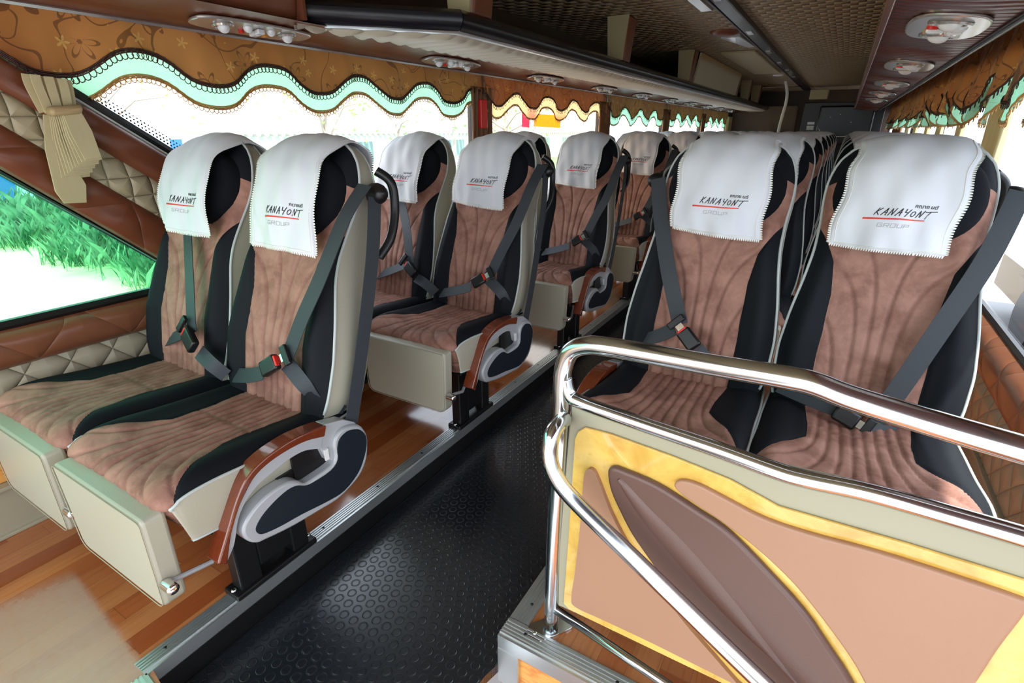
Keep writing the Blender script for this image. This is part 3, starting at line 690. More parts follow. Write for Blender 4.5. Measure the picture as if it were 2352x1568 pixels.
# ------------------------------------------------------------------ white headrest covers with their printed lettering
CPATH = [(.487, .118), (.53, .124), (.58, .128), (.63, .128), (.68, .120), (.72, .104), (.76, .078), (.795, .040), (.815, .0), (.815, -.03), (.80, -.065), (.75, -.083), (.67, -.100)]
CF = np.array(curve_pts([np.array(p) for p in CPATH], 7))
def cover_fn(var, skew=0.0):
    r = np.random.default_rng(var); ph = r.uniform(0, 6, 6); sk = r.uniform(-.012, .012); wd = .127; dz = r.uniform(-.008, .008)
    nf = 6 * 7
    def f(x, k, off=0.0):     # x across (m), k index along path (float)
        k = min(max(k, 0), len(CF) - 1.001); i = int(k); t = k - i; l, d = CF[i] * (1 - t) + CF[i + 1] * t
        T = CF[i + 1] - CF[i]; T = T / np.linalg.norm(T); N = np.array((-T[1], T[0])) ; N = N if i > 0 else N
        s = x / wd; fr_ = math.exp(-(k / 22.0)); n = (.0055 * math.sin(s * 3.5 + ph[0] + k * .07) + .0035 * math.sin(s * 7 - k * .14 + ph[1]) + .002 * math.sin(s * 13 + k * .2 + ph[4])) * (.45 + fr_)
        hang = math.exp(-k / 12.0)
        q = np.array((l - .024 * abs(s) ** 2.6 * float(sm(k, 30, 50)) * (1 - .5 * float(sm(k, 70, 84))) - .012 * hang * (s * .6 + .4 * math.sin(s * 2 + ph[2])) + dz * hang, d - (.014 + .006 * (1 - float(sm(k, 28, 62)))) * abs(s) ** 2.4 * (1 - hang * .4))) - N * (-1) * (n + off + .004)
        return bpt(x + (skew * max(0.0, 1 - k / 46.0) if skew else sk * hang) + .004 * math.sin(k * .3 + ph[3]) * (abs(s) > .5), q[0], q[1])
    return f, wd
def k_of_l(l): 
    ls = CF[:55, 0]; return float(np.interp(l, ls[:50], np.arange(50)))
LET = dict(K=[[(0, 0), (.25, 1)], [(.8, 1), (.14, .45), (.75, 0)]], A=[[(0, 0), (.55, 1), (.72, 0)], [(.2, .38), (.8, .45)]], N=[[(0, 0), (.16, .95), (.58, .05), (.8, 1)]],
    Y=[[(.1, 1), (.16, .52), (.72, .52)], [(.85, 1), (.5, -.05)]], O=[[(.4 + .32 * math.cos(a), .42 + .36 * math.sin(a)) for a in np.linspace(0, 2 * PI, 14)]], T=[[(-.15, .82), (1.5, 1.0)], [(.6, .9), (.45, -.1)]])
GL = dict(G=[[(.9, 1), (.1, 1), (0, .9), (0, .1), (.1, 0), (.9, 0), (.9, .5), (.5, .5)]], R=[[(0, 0), (0, 1), (.9, 1), (.9, .5), (0, .5)], [(.5, .5), (.9, 0)]], O=[[(0, 0), (0, 1), (.9, 1), (.9, 0), (0, 0)]],
    U=[[(0, 1), (0, 0), (.9, 0), (.9, 1)]], P=[[(0, 0), (0, 1), (.9, 1), (.9, .45), (0, .45)]])
def text_mesh(body, size):
    c = bpy.data.curves.new('tmp', 'FONT'); c.body = body; c.size = size; c.offset = .018; c.resolution_u = 2; o = bpy.data.objects.new('tmp', c); COL.objects.link(o)
    bpy.context.view_layer.update(); me = bpy.data.meshes.new_from_object(o.evaluated_get(bpy.context.evaluated_depsgraph_get()))
    v = np.array([q.co[:] for q in me.vertices]); f = [tuple(p.vertices) for p in me.polygons]; bpy.data.objects.remove(o); return v, f
THAI = text_mesh('คณายนต์', 1.0)
def make_cover(var, dx=0.0, skew=0.0, letters=True):
    f0, wd = cover_fn(var, skew); f = f0; root = empty('headrest_cover', (0, 0, 0)); nk = len(CF); ns = 31; P = np.zeros((nk, ns, 3))
    for i in range(nk):
        for j in range(ns): P[i, j] = f((2 * j / (ns - 1) - 1) * wd, i)
    grid('cover_cloth', P, clothm, root, solid=.0025)
    b = MB()   # lace teeth along the hem and both sides
    def tooth(p, q, out):
        m_ = (p + q) / 2 + out * .0075; b.add([p, q, m_ + (q - p) * .22, m_ - (q - p) * .22], [(0, 1, 2, 3)])
    e = [f(-wd + 2 * wd * i / 46, 0, .001) for i in range(47)]; dn = f(0, 0) - f(0, 1.5); dn /= np.linalg.norm(dn)
    for p, q in zip(e, e[1:]): tooth(p, q, dn)
    for sg in (-1, 1):
        e = [f(sg * wd, k, .001) for k in np.linspace(0, nk - 2, 92)]
        for p, q in zip(e, e[1:]): tooth(p, q, np.array((sg * 1.0, 0, 0)))
    for off_ in (.010,):
        b.tube([f(-wd + off_, k, .0015) for k in np.linspace(1, nk - 2, 50)], .0013, 4); b.tube([f(wd - off_, k, .0015) for k in np.linspace(1, nk - 2, 50)], .0013, 4); b.tube([f(-wd + off_ + 2 * (wd - off_) * i / 30, 1.2, .0015) for i in range(31)], .0013, 4)
    b.build('lace_edging', lacew, root, smooth=0)
    if letters:
        f = lambda x, k, off=0.0: f0(x + dx, k, off)
        def strokes(L_, x0, l0, h, wl, pitch, text, sl, thick, name, m_):
            b = MB(); x = x0
            for ch in text:
                for st in L_[ch]:
                    pts = []
                    for (p, q) in zip(st, st[1:]):
                        for t in np.linspace(0, 1, 4)[:-1]: pts.append((p[0] + (q[0] - p[0]) * t, p[1] + (q[1] - p[1]) * t))
                    pts.append(st[-1]); W_ = [(x + p[0] * wl + p[1] * h * sl, l0 + p[1] * h) for p in pts]
                    for i in range(len(W_) - 1):
                        p, q = np.array(W_[i]), np.array(W_[i + 1]); t = q - p; t /= np.linalg.norm(t) + 1e-9; n = np.array((-t[1], t[0])) * thick / 2
                        c4 = [p - n - t * thick * .3, q - n + t * thick * .3, q + n + t * thick * .3, p + n - t * thick * .3]
                        b.add([f(c[0], k_of_l(c[1]), .0022) for c in c4], [(0, 1, 2, 3)])
                x += pitch
            b.build(name, m_, root, smooth=0)
        strokes(LET, -.048, .572, .0175, .0125, .0148, 'KANAYONT', .35, .0021, 'script_lettering', inkb)
        strokes(GL, -.034, .5435, .0085, .011, .0142, 'GROUP', .1, .0013, 'grey_lettering', inkg)
        b = MB(); xs = np.linspace(-.066, .064, 24)
        for p, q in zip(xs, xs[1:]):
            t0, t1 = (p + .066) / .13, (q + .066) / .13; w0, w1 = .0012 + .0012 * (1 - t0), .0012 + .0012 * (1 - t1)
            b.add([f(p, k_of_l(.5625 + .003 * t0 - w0 / 1), .0022), f(q, k_of_l(.5625 + .003 * t1 - w1), .0022), f(q, k_of_l(.5625 + .003 * t1 + w1), .0022), f(p, k_of_l(.5625 + .003 * t0 + w0), .0022)], [(0, 1, 2, 3)])
        b.build('red_underline', inkr, root, smooth=0)
        v, fc = THAI; sc = .046 / (v[:, 0].max()); 
        b = MB(); b.add([f(.032 + p[0] * sc, k_of_l(.5955 + p[1] * sc), .0022) for p in v], fc); b.build('thai_lettering', inkb, root, smooth=0)
    return root
covers = [make_cover(11 + 7 * i, (.020, .020, 0, 0, .012, 0)[i], (.042, .032, .004, -.032, 0, 0)[i]) for i in range(6)]
used = set()
for n, (side, pos, i, c, y) in enumerate(SPOTS):
    v = (4 if side == 'left' else 5) if i > 0 else {('left', 'aisle'): 0, ('left', 'window'): 1, ('right', 'aisle'): 2, ('right', 'window'): 3}[(side, pos)]
    r = covers[v] if v not in used else copy_tree(covers[v]); used.add(v)
    r.location = (c, y, 0)
    tag(r, 'white lace-edged cover on the %s-side headrest, %s row %s of the aisle' % (pos, ORD[i], side), 'headrest cover', 'white headrest covers')
# ------------------------------------------------------------------ luggage rack, service channel and reading-light units (left)
rack = empty('luggage_rack', (-1.41, 1.95, 1.55)); RO = np.array((-1.41, 1.95, 1.55))
tag(rack, 'long open luggage rack with glossy black rail above the left windows', 'luggage rack')
def W2(pts): return [np.array(p) - RO for p in pts]
RF = np.array((-1.86, 1.46, 1.59)); RC = np.array((-1.405, 1.94, 1.59))        # front end by the wall, corner over the aisle side
dv = RC - RF; dvn = dv / np.linalg.norm(dv); yv = np.array((0, 1., 0))
prof = [(0, .022), (.020, .018), (.040, .0), (.042, -.020), (.030, -.044), (.008, -.058), (-.010, -.060), (-.010, .015)]   # outward, up
def sweep_profile(stations, outs, name, m, parent, pr=prof, smooth=40):
    b = MB(); n = len(pr); vs = []
    for p, o_ in zip(stations, outs):
        for a, z in pr: vs.append(np.array(p) - RO + np.array(o_) * a + UP * z)
    fs = [(i * n + k, i * n + (k + 1) % n, (i + 1) * n + (k + 1) % n, (i + 1) * n + k) for i in range(len(stations) - 1) for k in range(n)] + [tuple(range(n)), tuple((len(stations) - 1) * n + k for k in range(n - 1, -1, -1))]
    b.add(vs, fs); return b.build(name, m, parent, smooth=smooth)
o1 = np.array((dvn[1], -dvn[0], 0)); o2 = np.array((1., 0, 0)); om = (o1 + o2) / np.dot(o1 + o2, o2)
sweep_profile([RF, RC - dvn * .002], [o1, om], 'front_rail', glossblack, rack); sweep_profile([RC + yv * .002, (RC[0], YB - .35, 1.59)], [om, o2], 'rail', glossblack, rack)
pr2 = [(.014, -.054), (.004, -.061), (-.014, -.064), (-.014, -.056), (.004, -.054)]
sweep_profile([RF, RC, (RC[0], YB - .35, 1.59)], [o1, om, o2], 'metal_edge', alu, rack, pr2)
# padded underside, falling towards the wall
XI = -1.76
def zu(x): return 1.532
P = np.zeros((14, 1200, 3))
for i in range(14):
    s = i / 13
    for j in range(1200):
        y = 1.46 + (YB - .35 - 1.46) * j / 1199; xe = RC[0] - .02 if y > RC[1] else RF[0] + (y - RF[1]) * dv[0] / dv[1] - .02
        xe = max(xe, XI - .02); x = XI + (xe - XI) * s; pl = abs(math.sin(PI * (y + .03 * math.sin(s * 3)) / .095)) ** .6
        P[i, j] = (x, y, zu(x) - .026 * pl * float(sm(s, 0, .12) * (1 - sm(s, .9, 1))))
        P[i, j] -= RO
grid('pleated_underside', P, mat('padded_underside', (.50, .44, .34), .5), rack)
b = MB(); z0 = 1.575
b.prism(W2([(XL, 1.46, z0), (RF[0], 1.46, z0), (RC[0] - .02, RC[1], z0), (RC[0] - .02, YB - .35, z0), (XL, YB - .35, z0)]), (0, 0, .012)); b.build('rack_floor', dkbrown, rack, smooth=0)
for k, (y, w_) in enumerate(((2.02, .16), (3.82, .14), (5.68, .14), (8.30, .14), (9.4, .14), (10.5, .14))):
    b = MB(); x0 = RC[0] - .02
    b.prism(W2([(x0 + .02, y, 1.60), (x0 + .05, y, ZC), (x0 - .10, y, ZC), (x0 - .08, y, 1.60)]), (0, .012, 0)); br = b.build('bracket', beigepost, rack, smooth=0)
    b = MB(); b.prism(W2([(x0 + .028, y + .012, 1.60), (x0 + .062, y + .012, ZC), (x0 - .09, y + .012, ZC), (x0 - .075, y + .012, 1.60)]), (0, w_, 0)); b.build('bracket_cover', brownleather, br, smooth=40, bevel=.02, seg=3)
for y in (6.25,):
    b = MB(); x0 = RC[0] + .01; b.prism(W2([(x0, y - .38, 1.60), (x0 + .05, y - .38, ZC - .01), (x0 + .05, y + 2.0, ZC - .01), (x0, y + 2.0, 1.60)]), (-.02, 0, .0)); b.build('closed_flap', mat('rack_flap', (.47, .41, .26), .5), rack, smooth=0)
    b = MB()
    for i in range(80):
        a = y - .38 + i * .0295; b.quad(*W2([(x0 + .054, a, ZC - .012), (x0 + .054, a + .024, ZC - .012), (x0 + .050, a + .012, ZC - .075)]))
    q = b.build('lace_trim', lacegold, rack, smooth=0); q['kind'] = 'stuff'
# service channel of brown pleated leather under the rack
ch = empty('service_channel', (XL, 1, 1.52)); tag(ch, 'pleated brown leather channel carrying the reading lights along the left wall', 'service channel')
CO = np.array((XL, 1, 1.52)); P = np.zeros((16, 520, 3))
for i in range(16):
    s = i / 15
    for j in range(520):
        y = -.9 + (YB + .5) * j / 519; x = XL + .02 + (XI - .0 - XL) * s; z = 1.497 + .033 * s - .008 * math.sin(PI * s) + .006 * abs(math.sin(PI * (y / .052 + .3 * math.sin(y * 7)))) * (s > .35) * math.sin(PI * s)
        P[i, j] = (x, y, z); P[i, j] -= CO
grid('channel_skin', P, brownleather, ch)
b = MB(); b.tube([np.array((XL + .022, -.9, 1.493)) - CO, np.array((XL + .022, YB - .4, 1.493)) - CO], .008, 6); b.build('metal_bead', brightplate, ch)
P = np.zeros((10, 200, 3))       # leather cove in front of the rack, rising from channel to ceiling
for i in range(10):
    s = i / 9
    for j in range(200):
        y = -.9 + 2.37 * j / 199; a = s * PI / 2; x = XI + .05 * math.sin(a) - .02 - .10 * s * s; z = 1.530 + (ZC - 1.525) * s
        x += .012 * abs(math.sin(PI * y / .17)) * math.sin(PI * s); P[i, j] = (x, y, z); P[i, j] -= CO
grid('leather_cove', P, brownleather, ch, flip=True, solid=.01)
b = MB(); b.prism([np.array(p) - CO for p in [(XI - .12, 1.47, 1.535), (XI + .03, 1.47, 1.535), (XI + .03, 1.47, ZC), (XI - .12, 1.47, ZC)]], (0, .012, 0)); b.build('cove_end', brownleather, ch, smooth=0)
def light_unit(name, label, loc, tilt, group):
    """plate hanging face down; x across the bus, y along it"""
    root = empty(name, loc); root.rotation_euler = (0, tilt, 0); b = MB(); pts = []
    for k in range(28):
        a = 2 * PI * k / 28; pts.append((math.copysign(abs(math.cos(a)) ** .55, math.cos(a)) * .065, math.copysign(abs(math.sin(a)) ** .8, math.sin(a)) * .225, 0))
    b.prism(pts, (0, 0, -.010)); b.build('plate', brightplate, root, smooth=40, bevel=.003)
    for y in (-.12, .13):
        b = MB(); b.tube([(.0 + .030 * math.cos(t), y + .030 * math.sin(t), -.012) for t in np.linspace(0, 2 * PI, 20)[:-1]], .006, 6, closed=True); b.cyl((0, y, -.008), (0, y, -.014), .028, 18); r = b.build('vent_ring', brightplate, root)
        b = MB(); b.dome((0, y, -.012), .020, .022, (.2, .2, -1), 14, 5); b.build('vent_nozzle', clearpl, r)
    for y in (-.04, .05):
        b = MB(); b.dome((.018, y, -.010), .016, .016, (0, 0, -1), 14, 5); b.build('reading_lamp', clearpl, root)
        b = MB(); b.cyl((-.022, y + .0, -.009), (-.022, y, -.018), .009, 12); b.build('push_button', redpl if y < 0 else mat_orange, root)
    b = MB(); b.b2((-.03, -.008, -.024), (.0, .02, -.010)); b.b2((.005, -.01, -.026), (.03, .018, -.010)); b.build('switch_block', clearpl, root, smooth=0, bevel=.004)
    return tag(root, label, 'reading light', group)
mat_orange = mat('amber_plastic', (.85, .30, .03), .3)
for i, y in enumerate((1.36, 2.52, 3.6, 4.7, 5.75, 6.8, 7.8, 8.8, 9.8, 10.8)):
    light_unit('reading_light_unit', 'silver reading light and vent unit under the left rack, %s from the front' % ORD[i], (-1.865, y, 1.507), math.radians(-8), 'reading light units along the left wall')
# right side: closed overhead locker, its underside pleated and carrying the light units
XP0, XP1, ZP0, ZP1 = .040, .352, 1.506, 1.468
sp = empty('overhead_locker', (.34, 0, 1.6)); tag(sp, 'dark pleated overhead locker with air vents along the right side', 'overhead locker'); SO = np.array((.34, 0, 1.6))
P = np.zeros((8, 900, 3))
for i in range(8):
    s = i / 7
    for j in range(900):
        y = -.9 + 12.2 * j / 899; P[i, j] = np.array((XP0 + (XP1 - XP0) * s, y, ZP0 + (ZP1 - ZP0) * s - .007 * abs(math.sin(PI * (y / .06 + .1 * math.sin(s * 5 + y)))) ** .7 * math.sin(PI * s))) - SO
grid('pleated_skin', P, pbrown, sp, flip=True)
b = MB(); b.tube([np.array((XP1 + .008, -.9, ZP1 - .004)) - SO, np.array((XP1 + .008, 11.3, ZP1 - .004)) - SO], .014, 12); b.build('black_tube', glossblack, sp)
b = MB(); b.prism([np.array(q) - SO for q in ((XP0 - .004, -.9, ZP0 + .004), (XP0 - .004, -.9, 1.66), (.14, -.9, ZC - .002), (XR - .03, -.9, ZC - .002), (XR - .03, -.9, 1.66), (XP1 + .02, -.9, 1.50))], (0, 12.2, 0)); b.build('locker_body', brownleather, sp, smooth=0)
b = MB(); b.b2(np.array((XP0 - .012, -.9, ZP0 - .006)) - SO, np.array((XP0 + .008, 11.3, ZP0 + .02)) - SO); b.build('edge_strip', brownleather, sp, smooth=0, bevel=.004)
for i, y in enumerate((1.15, 2.36, 3.62, 4.90, 6.1, 7.3)):
    u = light_unit('reading_light_unit', 'silver reading light and vent unit under the right locker, %s from the camera' % ORD[i], (.208, y, 1.481), math.radians(7), 'reading light units under the right locker')
    u.scale = (1.65, 1.05, 1)
# ceiling rail down the middle
RX = float(onz(1655, 10, ZC)[0]) + .04; cr = empty('ceiling_rail', (RX, 0, ZC)); tag(cr, 'glossy black light rail running down the middle of the ceiling', 'ceiling rail')
b = MB(); b.b2((-.045, -.9, -.028), (.045, YB - .5, 0)); b.build('rail_body', glossblack, cr, smooth=0, bevel=.006)
for x in (-.05, .05):
    b = MB(); b.b2((x - .006, -.9, -.033), (x + .006, YB - .5, .0)); b.build('rail_edge', blackpl, cr, smooth=0, bevel=.002)
lm = mat('frosted_lens', (.55, .55, .60), .12, coat=.5)
for k, y in enumerate((3.4, 4.7, 5.9, 6.9, 7.8, 8.8)):
    b = MB(); b.b2((-.022, y, -.034), (.022, y + .16, -.026)); b.build('lamp_lens', lm, cr, smooth=0, bevel=.003)
b = MB(); b.b2((-.13, 3.35, -.05), (-.05, 3.72, -.0)); b.build('lamp_housing', brightplate, cr, smooth=0, bevel=.01)
sk = empty('ceiling_speaker', tuple(onz(1665, 72, ZC))); tag(sk, 'round brown ceiling speaker with a grey housing beside the rail', 'speaker')
b = MB(); b.dome((0, 0, 0), .11, .035, (0, 0, -1), 28, 6); b.build('speaker_dome', brownleather, sk)
b = MB(); b.prism([(-.06, .16, 0), (.09, .14, 0), (.12, .80, 0), (.05, .80, 0)], (0, 0, -.025)); b.build('grey_housing', greypl, sk, smooth=0, bevel=.006)
hp = MB(); hp.b2((-.15, -1.0, -.02), (.16, 1.3, 0)); tag(hp.build('ceiling_hatch', beigepost, smooth=0, bevel=.006, loc=(-1.05, 7.0, ZC)), 'flat beige hatch in the ceiling beside the luggage rack', 'hatch')
dl = MB(); dl.dome((0, 0, 0), .07, .02, (0, 0, -1), 24, 5); tag(dl.build('ceiling_lamp', clearpl, loc=tuple(onz(1787, 172, ZC))), 'small round white lamp on the ceiling towards the rear', 'lamp')
# stanchion pole with its cross bracket
st = empty('grab_pole', (-.93, 9.9, AZ)); tag(st, 'thin white grab pole rising from the aisle to the ceiling', 'pole')
b = MB(); b.tube(curve_pts([(-.01, 0, .0), (-.01, 0, 1.2), (.03, 0, 1.73), (-.03, 0, ZC - AZ)], 5), .022, 12); b.build('pole', whitepaint, st)
b = MB(); b.tube([(-.34, 0, 1.90), (.26, 0, 1.90)], .006, 6); b.build('cross_bar', steel, st)
# rear cabinet
cb = empty('rear_cabinet', (-.12, 11.2, 0)); tag(cb, 'tall black equipment cabinet at the rear of the aisle', 'cabinet')
b = MB(); b.b2((-.60, 0, AZ), (.60, .38, 1.62)); b.build('cabinet_body', blackpl, cb, smooth=0, bevel=.01)
b = MB(); b.b2((-.34, -.22, .95), (.46, 0, 1.56)); bx = b.build('monitor_back', mat('monitor_black', (.004, .004, .006), .3), cb, smooth=0, bevel=.03, seg=3)
for x, z in ((-.16, 1.38), (-.02, 1.42), (.15, 1.30), (-.16, 1.12), (.13, 1.10)):
    b = MB(); b.dome((x, -.22, z), .009, .006, (0, -1, 0), 8, 3); b.build('screw', steel, bx)
for i, (z0, z1, m_) in enumerate(((1.27, 1.31, greypl), (1.18, 1.25, whitel))):
    b = MB(); b.b2((-.50, -.006, z0), (-.39, 0, z1)); b.build('paper_label', m_, cb, smooth=0)
b = MB(); b.b2((-.55, 0, 1.67), (-.27, .36, 1.82)); b.build('beige_box', beigepost, cb, smooth=0, bevel=.006)
b = MB(); b.tube(curve_pts([(-.30, -.25, 1.20), (-.22, -.26, 1.12), (0, -.26, 1.08), (.15, -.25, 1.09)], 6), .005, 6); b.build('cable', whitel, cb)

# ------------------------------------------------------------------ valances with lace
def loops(b, pts, size, r, step=1, dropv=(0, 0, -1)):
    for i in range(0, len(pts) - 1, step):
        c = np.array(pts[i]); dr = np.array(dropv) * size
        b.tube([c + dr * (.5 - .5 * math.cos(t)) + np.array((.002, math.sin(t) * size * .45, 0)) for t in np.linspace(0, 2 * PI, 9)[:-1]], r, 3, closed=True)
def valance(label, x, sg, y0, y1, per, ph, zt, crest, trough, fold=.006, near=True, group=None, fold_per=.3, sheer=None, out=.02):
    """x wall plane, sg +1: hangs on the left wall"""
    root = empty('valance', (x + sg * out, (y0 + y1) / 2, zt)); O = np.array(root.location); nu = int((y1 - y0) / .008); nv = 16; ys_ = np.linspace(y0, y1, nu)
    def zb(y):
        t = (math.cos(2 * PI * (y - ph) / per) + 1) / 2; t = t * t * (3 - 2 * t) * .55 + t * .45; return trough + (crest - trough) * t
    def pt(y, s, extra=0.0, lift=0.0, zoff=0.0):
        z = zt + (zb(y) + zoff - zt) * s; f = fold * math.sin(2 * PI * y / fold_per) * (.3 + s) + fold * .5 * math.sin(2 * PI * y / (fold_per * .37) + 1) * s
        return np.array((x + sg * (out + f + lift + .012 * s), y, z)) - O
    P = np.zeros((nv, nu, 3)); Q = np.zeros((nv, nu, 3))
    for i in range(nv):
        for j, y in enumerate(ys_): P[i, j] = pt(y, i / (nv - 1)); Q[i, j] = pt(y, i / (nv - 1), lift=-.012, zoff=-.072)
    # object coordinates of the print follow the world, so shift through the mesh origin
    grid('outer_cloth', P, valm, root); sh = grid('inner_cloth', Q, sheer or sheerm, root)
    st_ = .016 if near else .03
    arc = [pt(y, 1, lift=.002) for y in ys_]; arc2 = [pt(y, 1, lift=-.010, zoff=-.072) for y in ys_]
    def resample(A, d):
        out_ = [A[0]]; acc = 0
        for p, q in zip(A, A[1:]):
            acc += np.linalg.norm(q - p)
            if acc >= d: out_.append(q); acc = 0
        return out_
    for A, m_, nm, par, hz in ((arc, lacedark, 'dark_lace_trim', root, .023), (arc2, lacegold, 'gold_lace_trim', sh, .018)):
        b = MB(); R_ = resample(A, st_); 
        for k in range(3): b.tube([p + np.array((sg * (.002 + .002 * math.sin(i * 2.2 + k)), 0, .006 - .005 * k)) for i, p in enumerate(resample(A, .006 if near else .02))], .0024, 4)
        loops(b, R_, hz, .0019 if near else .0016); q = b.build(nm, m_, par, smooth=180)
    return tag(root, label, 'valance', group)
sheerc = mat('cream_sheer_cloth', rough=.6, build=b_floral((.62, .50, .30), (.70, .58, .36), (.50, .34, .16), (.62, .64, .52)), trans=(.6, (.95, .74, .42)))
sheer_lit = mat('green_lit_sheer_cloth', rough=.6, build=b_floral((.42, .60, .45), (.50, .68, .52), (.20, .32, .24), (.62, .64, .52)), trans=(.6, (.40, .85, .55)))  # whitish cloth; green of daylight through tinted glass is put into its colour
valance('gold brown scalloped valance over the large front window on the left', XL, 1, -.6, 3.0, .475, 1.02, 1.505, 1.405, 1.318, sheer=sheer_lit, group='scalloped valances')
valance('reddish brown scalloped valance with cream lining over the emergency window', XL, 1, 3.02, 5.12, .475, 3.42, 1.505, 1.405, 1.318, near=False, sheer=sheerc, group='scalloped valances')
valance('gold brown scalloped valance over the third big window on the left', XL, 1, 5.14, 7.22, .52, 5.62, 1.505, 1.39, 1.29, near=False, sheer=sheer_lit, group='scalloped valances')
valance('gold brown scalloped valance over the rearmost window on the left', XL, 1, 9.34, 11.4, .52, 7.75, 1.505, 1.39, 1.29, near=False, sheer=sheer_lit, group='scalloped valances')
valance('gold brown scalloped valance over the fourth big window on the left', XL, 1, 7.24, 9.32, .52, 7.75, 1.505, 1.39, 1.29, near=False, sheer=sheer_lit, group='scalloped valances')
valance('gathered gold brown valance over the nearest window on the right', XR, -1, 1.2, 3.75, .40, 2.32, 1.66, 1.42, 1.27, fold=.028, fold_per=.40, sheer=sheer_lit, group='scalloped valances', out=.085)
valance('gathered gold brown valance over the second window on the right', XR, -1, 3.77, 5.85, .34, 3.90, 1.66, 1.40, 1.27, fold=.028, fold_per=.34, near=False, sheer=sheer_lit, group='scalloped valances', out=.085)
valance('gathered gold brown valance over the far windows on the right', XR, -1, 5.87, 10.8, .34, 6.05, 1.66, 1.40, 1.27, fold=.028, fold_per=.34, near=False, sheer=sheer_lit, group='scalloped valances', out=.085)

# ------------------------------------------------------------------ curtains gathered at the pillars
def gathered(label, x, sg, yc, w_, z0, z1, m_, amp=.022, n=5, group='gathered curtains', tie=None):
    root = empty('curtain', (x + sg * .05, yc, z1)); O = np.array(root.location); nv, nu = 24, 60; P = np.zeros((nv, nu, 3))
    for i in range(nv):
        s = i / (nv - 1); z = z1 + (z0 - z1) * s; k = 1 if tie is None else 1 - .35 * math.exp(-((z - tie) / .06) ** 2)
        for j in range(nu):
            t = j / (nu - 1); P[i, j] = np.array((x + sg * (.026 + .6 * amp * math.sin(2 * PI * n * t + s) * k + .004 * math.sin(9 * t + 6 * s)), yc + (t - .5) * w_ * k, z)) - O
    grid('curtain_cloth', P, m_, root, solid=.003)
    if tie: b = MB(); b.b2((-.035, -w_ * .36, tie - z1 - .02), (.035, w_ * .36, tie - z1 + .02)); b.build('tie_band', m_, root, smooth=0, bevel=.01)
    return tag(root, label, 'curtain', group)
gathered('narrow brown curtain at the first pillar on the left', XL, 1, 3.0, .24, .70, 1.42, browncurt)
gathered('narrow brown curtain at the second pillar on the left', XL, 1, 5.10, .30, .70, 1.42, browncurt)
gathered('narrow brown curtain at the third pillar on the left', XL, 1, 7.22, .32, .70, 1.42, browncurt)
gathered('narrow brown curtain at the fourth pillar on the left', XL, 1, 9.36, .26, .70, 1.42, browncurt)
gathered('pale curtain beside the rear panel on the left', XL, 1, 11.75, .9, .70, 1.42, creamcloth)
gathered('wide cream curtain gathered at the nearest pillar on the right', XR, -1, 3.50, .40, .60, 1.40, creamcloth, .03, 5, tie=None)
for i, y in enumerate((4.5, 5.4, 6.2, 7.2, 8.2)):
    gathered('cream curtain on the right, %s behind the wide gathered one' % ORD[i], XR, -1, y, .2 + .04 * (i % 2), .60, 1.42, creamcloth, .02, 4)
gathered('orange brown curtain at the far end of the right side', XR, -1, 9.8, 1.6, .60, 1.5, browncurt, .03, 8)
# tied curtain at the front on the left: a folded bundle held by a band
tc = empty('tied_curtain', (XL + .08, .70, 1.15)); TO = np.array(tc.location); tag(tc, 'folded cream curtain tied by a band at the front left pillar', 'curtain')
XT = XL + .075
def T(u, v, x=XT): return onx(u, v, x) - TO
b = MB()
for k in range(7):          # gathered fan above the band
    a, c = T(68 + k * 15, 198 + k * 2), T(100 + k * 11, 258 + k * 1)
    b.ribbon(curve_pts([a + np.array((.012 * (k % 2), 0, .03)), a + np.array((.012 * (k % 2), 0, 0)), c + np.array((.006 * (k % 2), 0, 0))], 4), (1, 0, 0), .022, .006)
b.build('gathered_top', creamcloth, tc, smooth=40)
b = MB(); b.prism([T(*p) for p in ((98, 246), (175, 240), (178, 262), (104, 268))], (.045, 0, 0)); b.build('tie_band', mat('tan_band', (.42, .30, .15), .5), tc, smooth=40, bevel=.01)
for k in range(10):         # folded leaves hanging below the band, stacked like a pleated bundle
    pts = [T(*p) for p in ((132 - 2 * k, 262), (174 - k, 258), (200, 300 + 3 * k), (222 - 1.5 * k + 4 * (k % 2), 361 + 5 * k), (182 - 4.5 * k, 367 + 5.2 * k), (150 - 3 * k, 305 + 3 * k))]
    dx = .034 - .0055 * k; b = MB(); b.prism([p + np.array((dx + .003 * math.sin(i * 2 + k), 0, 0)) for i, p in enumerate(pts)], (-.0035, 0, 0)); b.build('fold', creamcloth, tc, smooth=40, bevel=.0012)
for k in range(6):
    pts = [T(*p) for p in ((103 + 3 * k, 262), (128, 262), (170, 370), (203, 425), (204 - k, 466 - k), (152 + 4 * k, 468 - 2 * k), (131 + 5 * k, 440), (108 + 5 * k, 345))]
    dx = -.012 - .006 * k; b = MB(); b.prism([p + np.array((dx, 0, 0)) for p in pts], (-.004, 0, 0)); b.build('fold', creamcloth, tc, smooth=40, bevel=.0015)

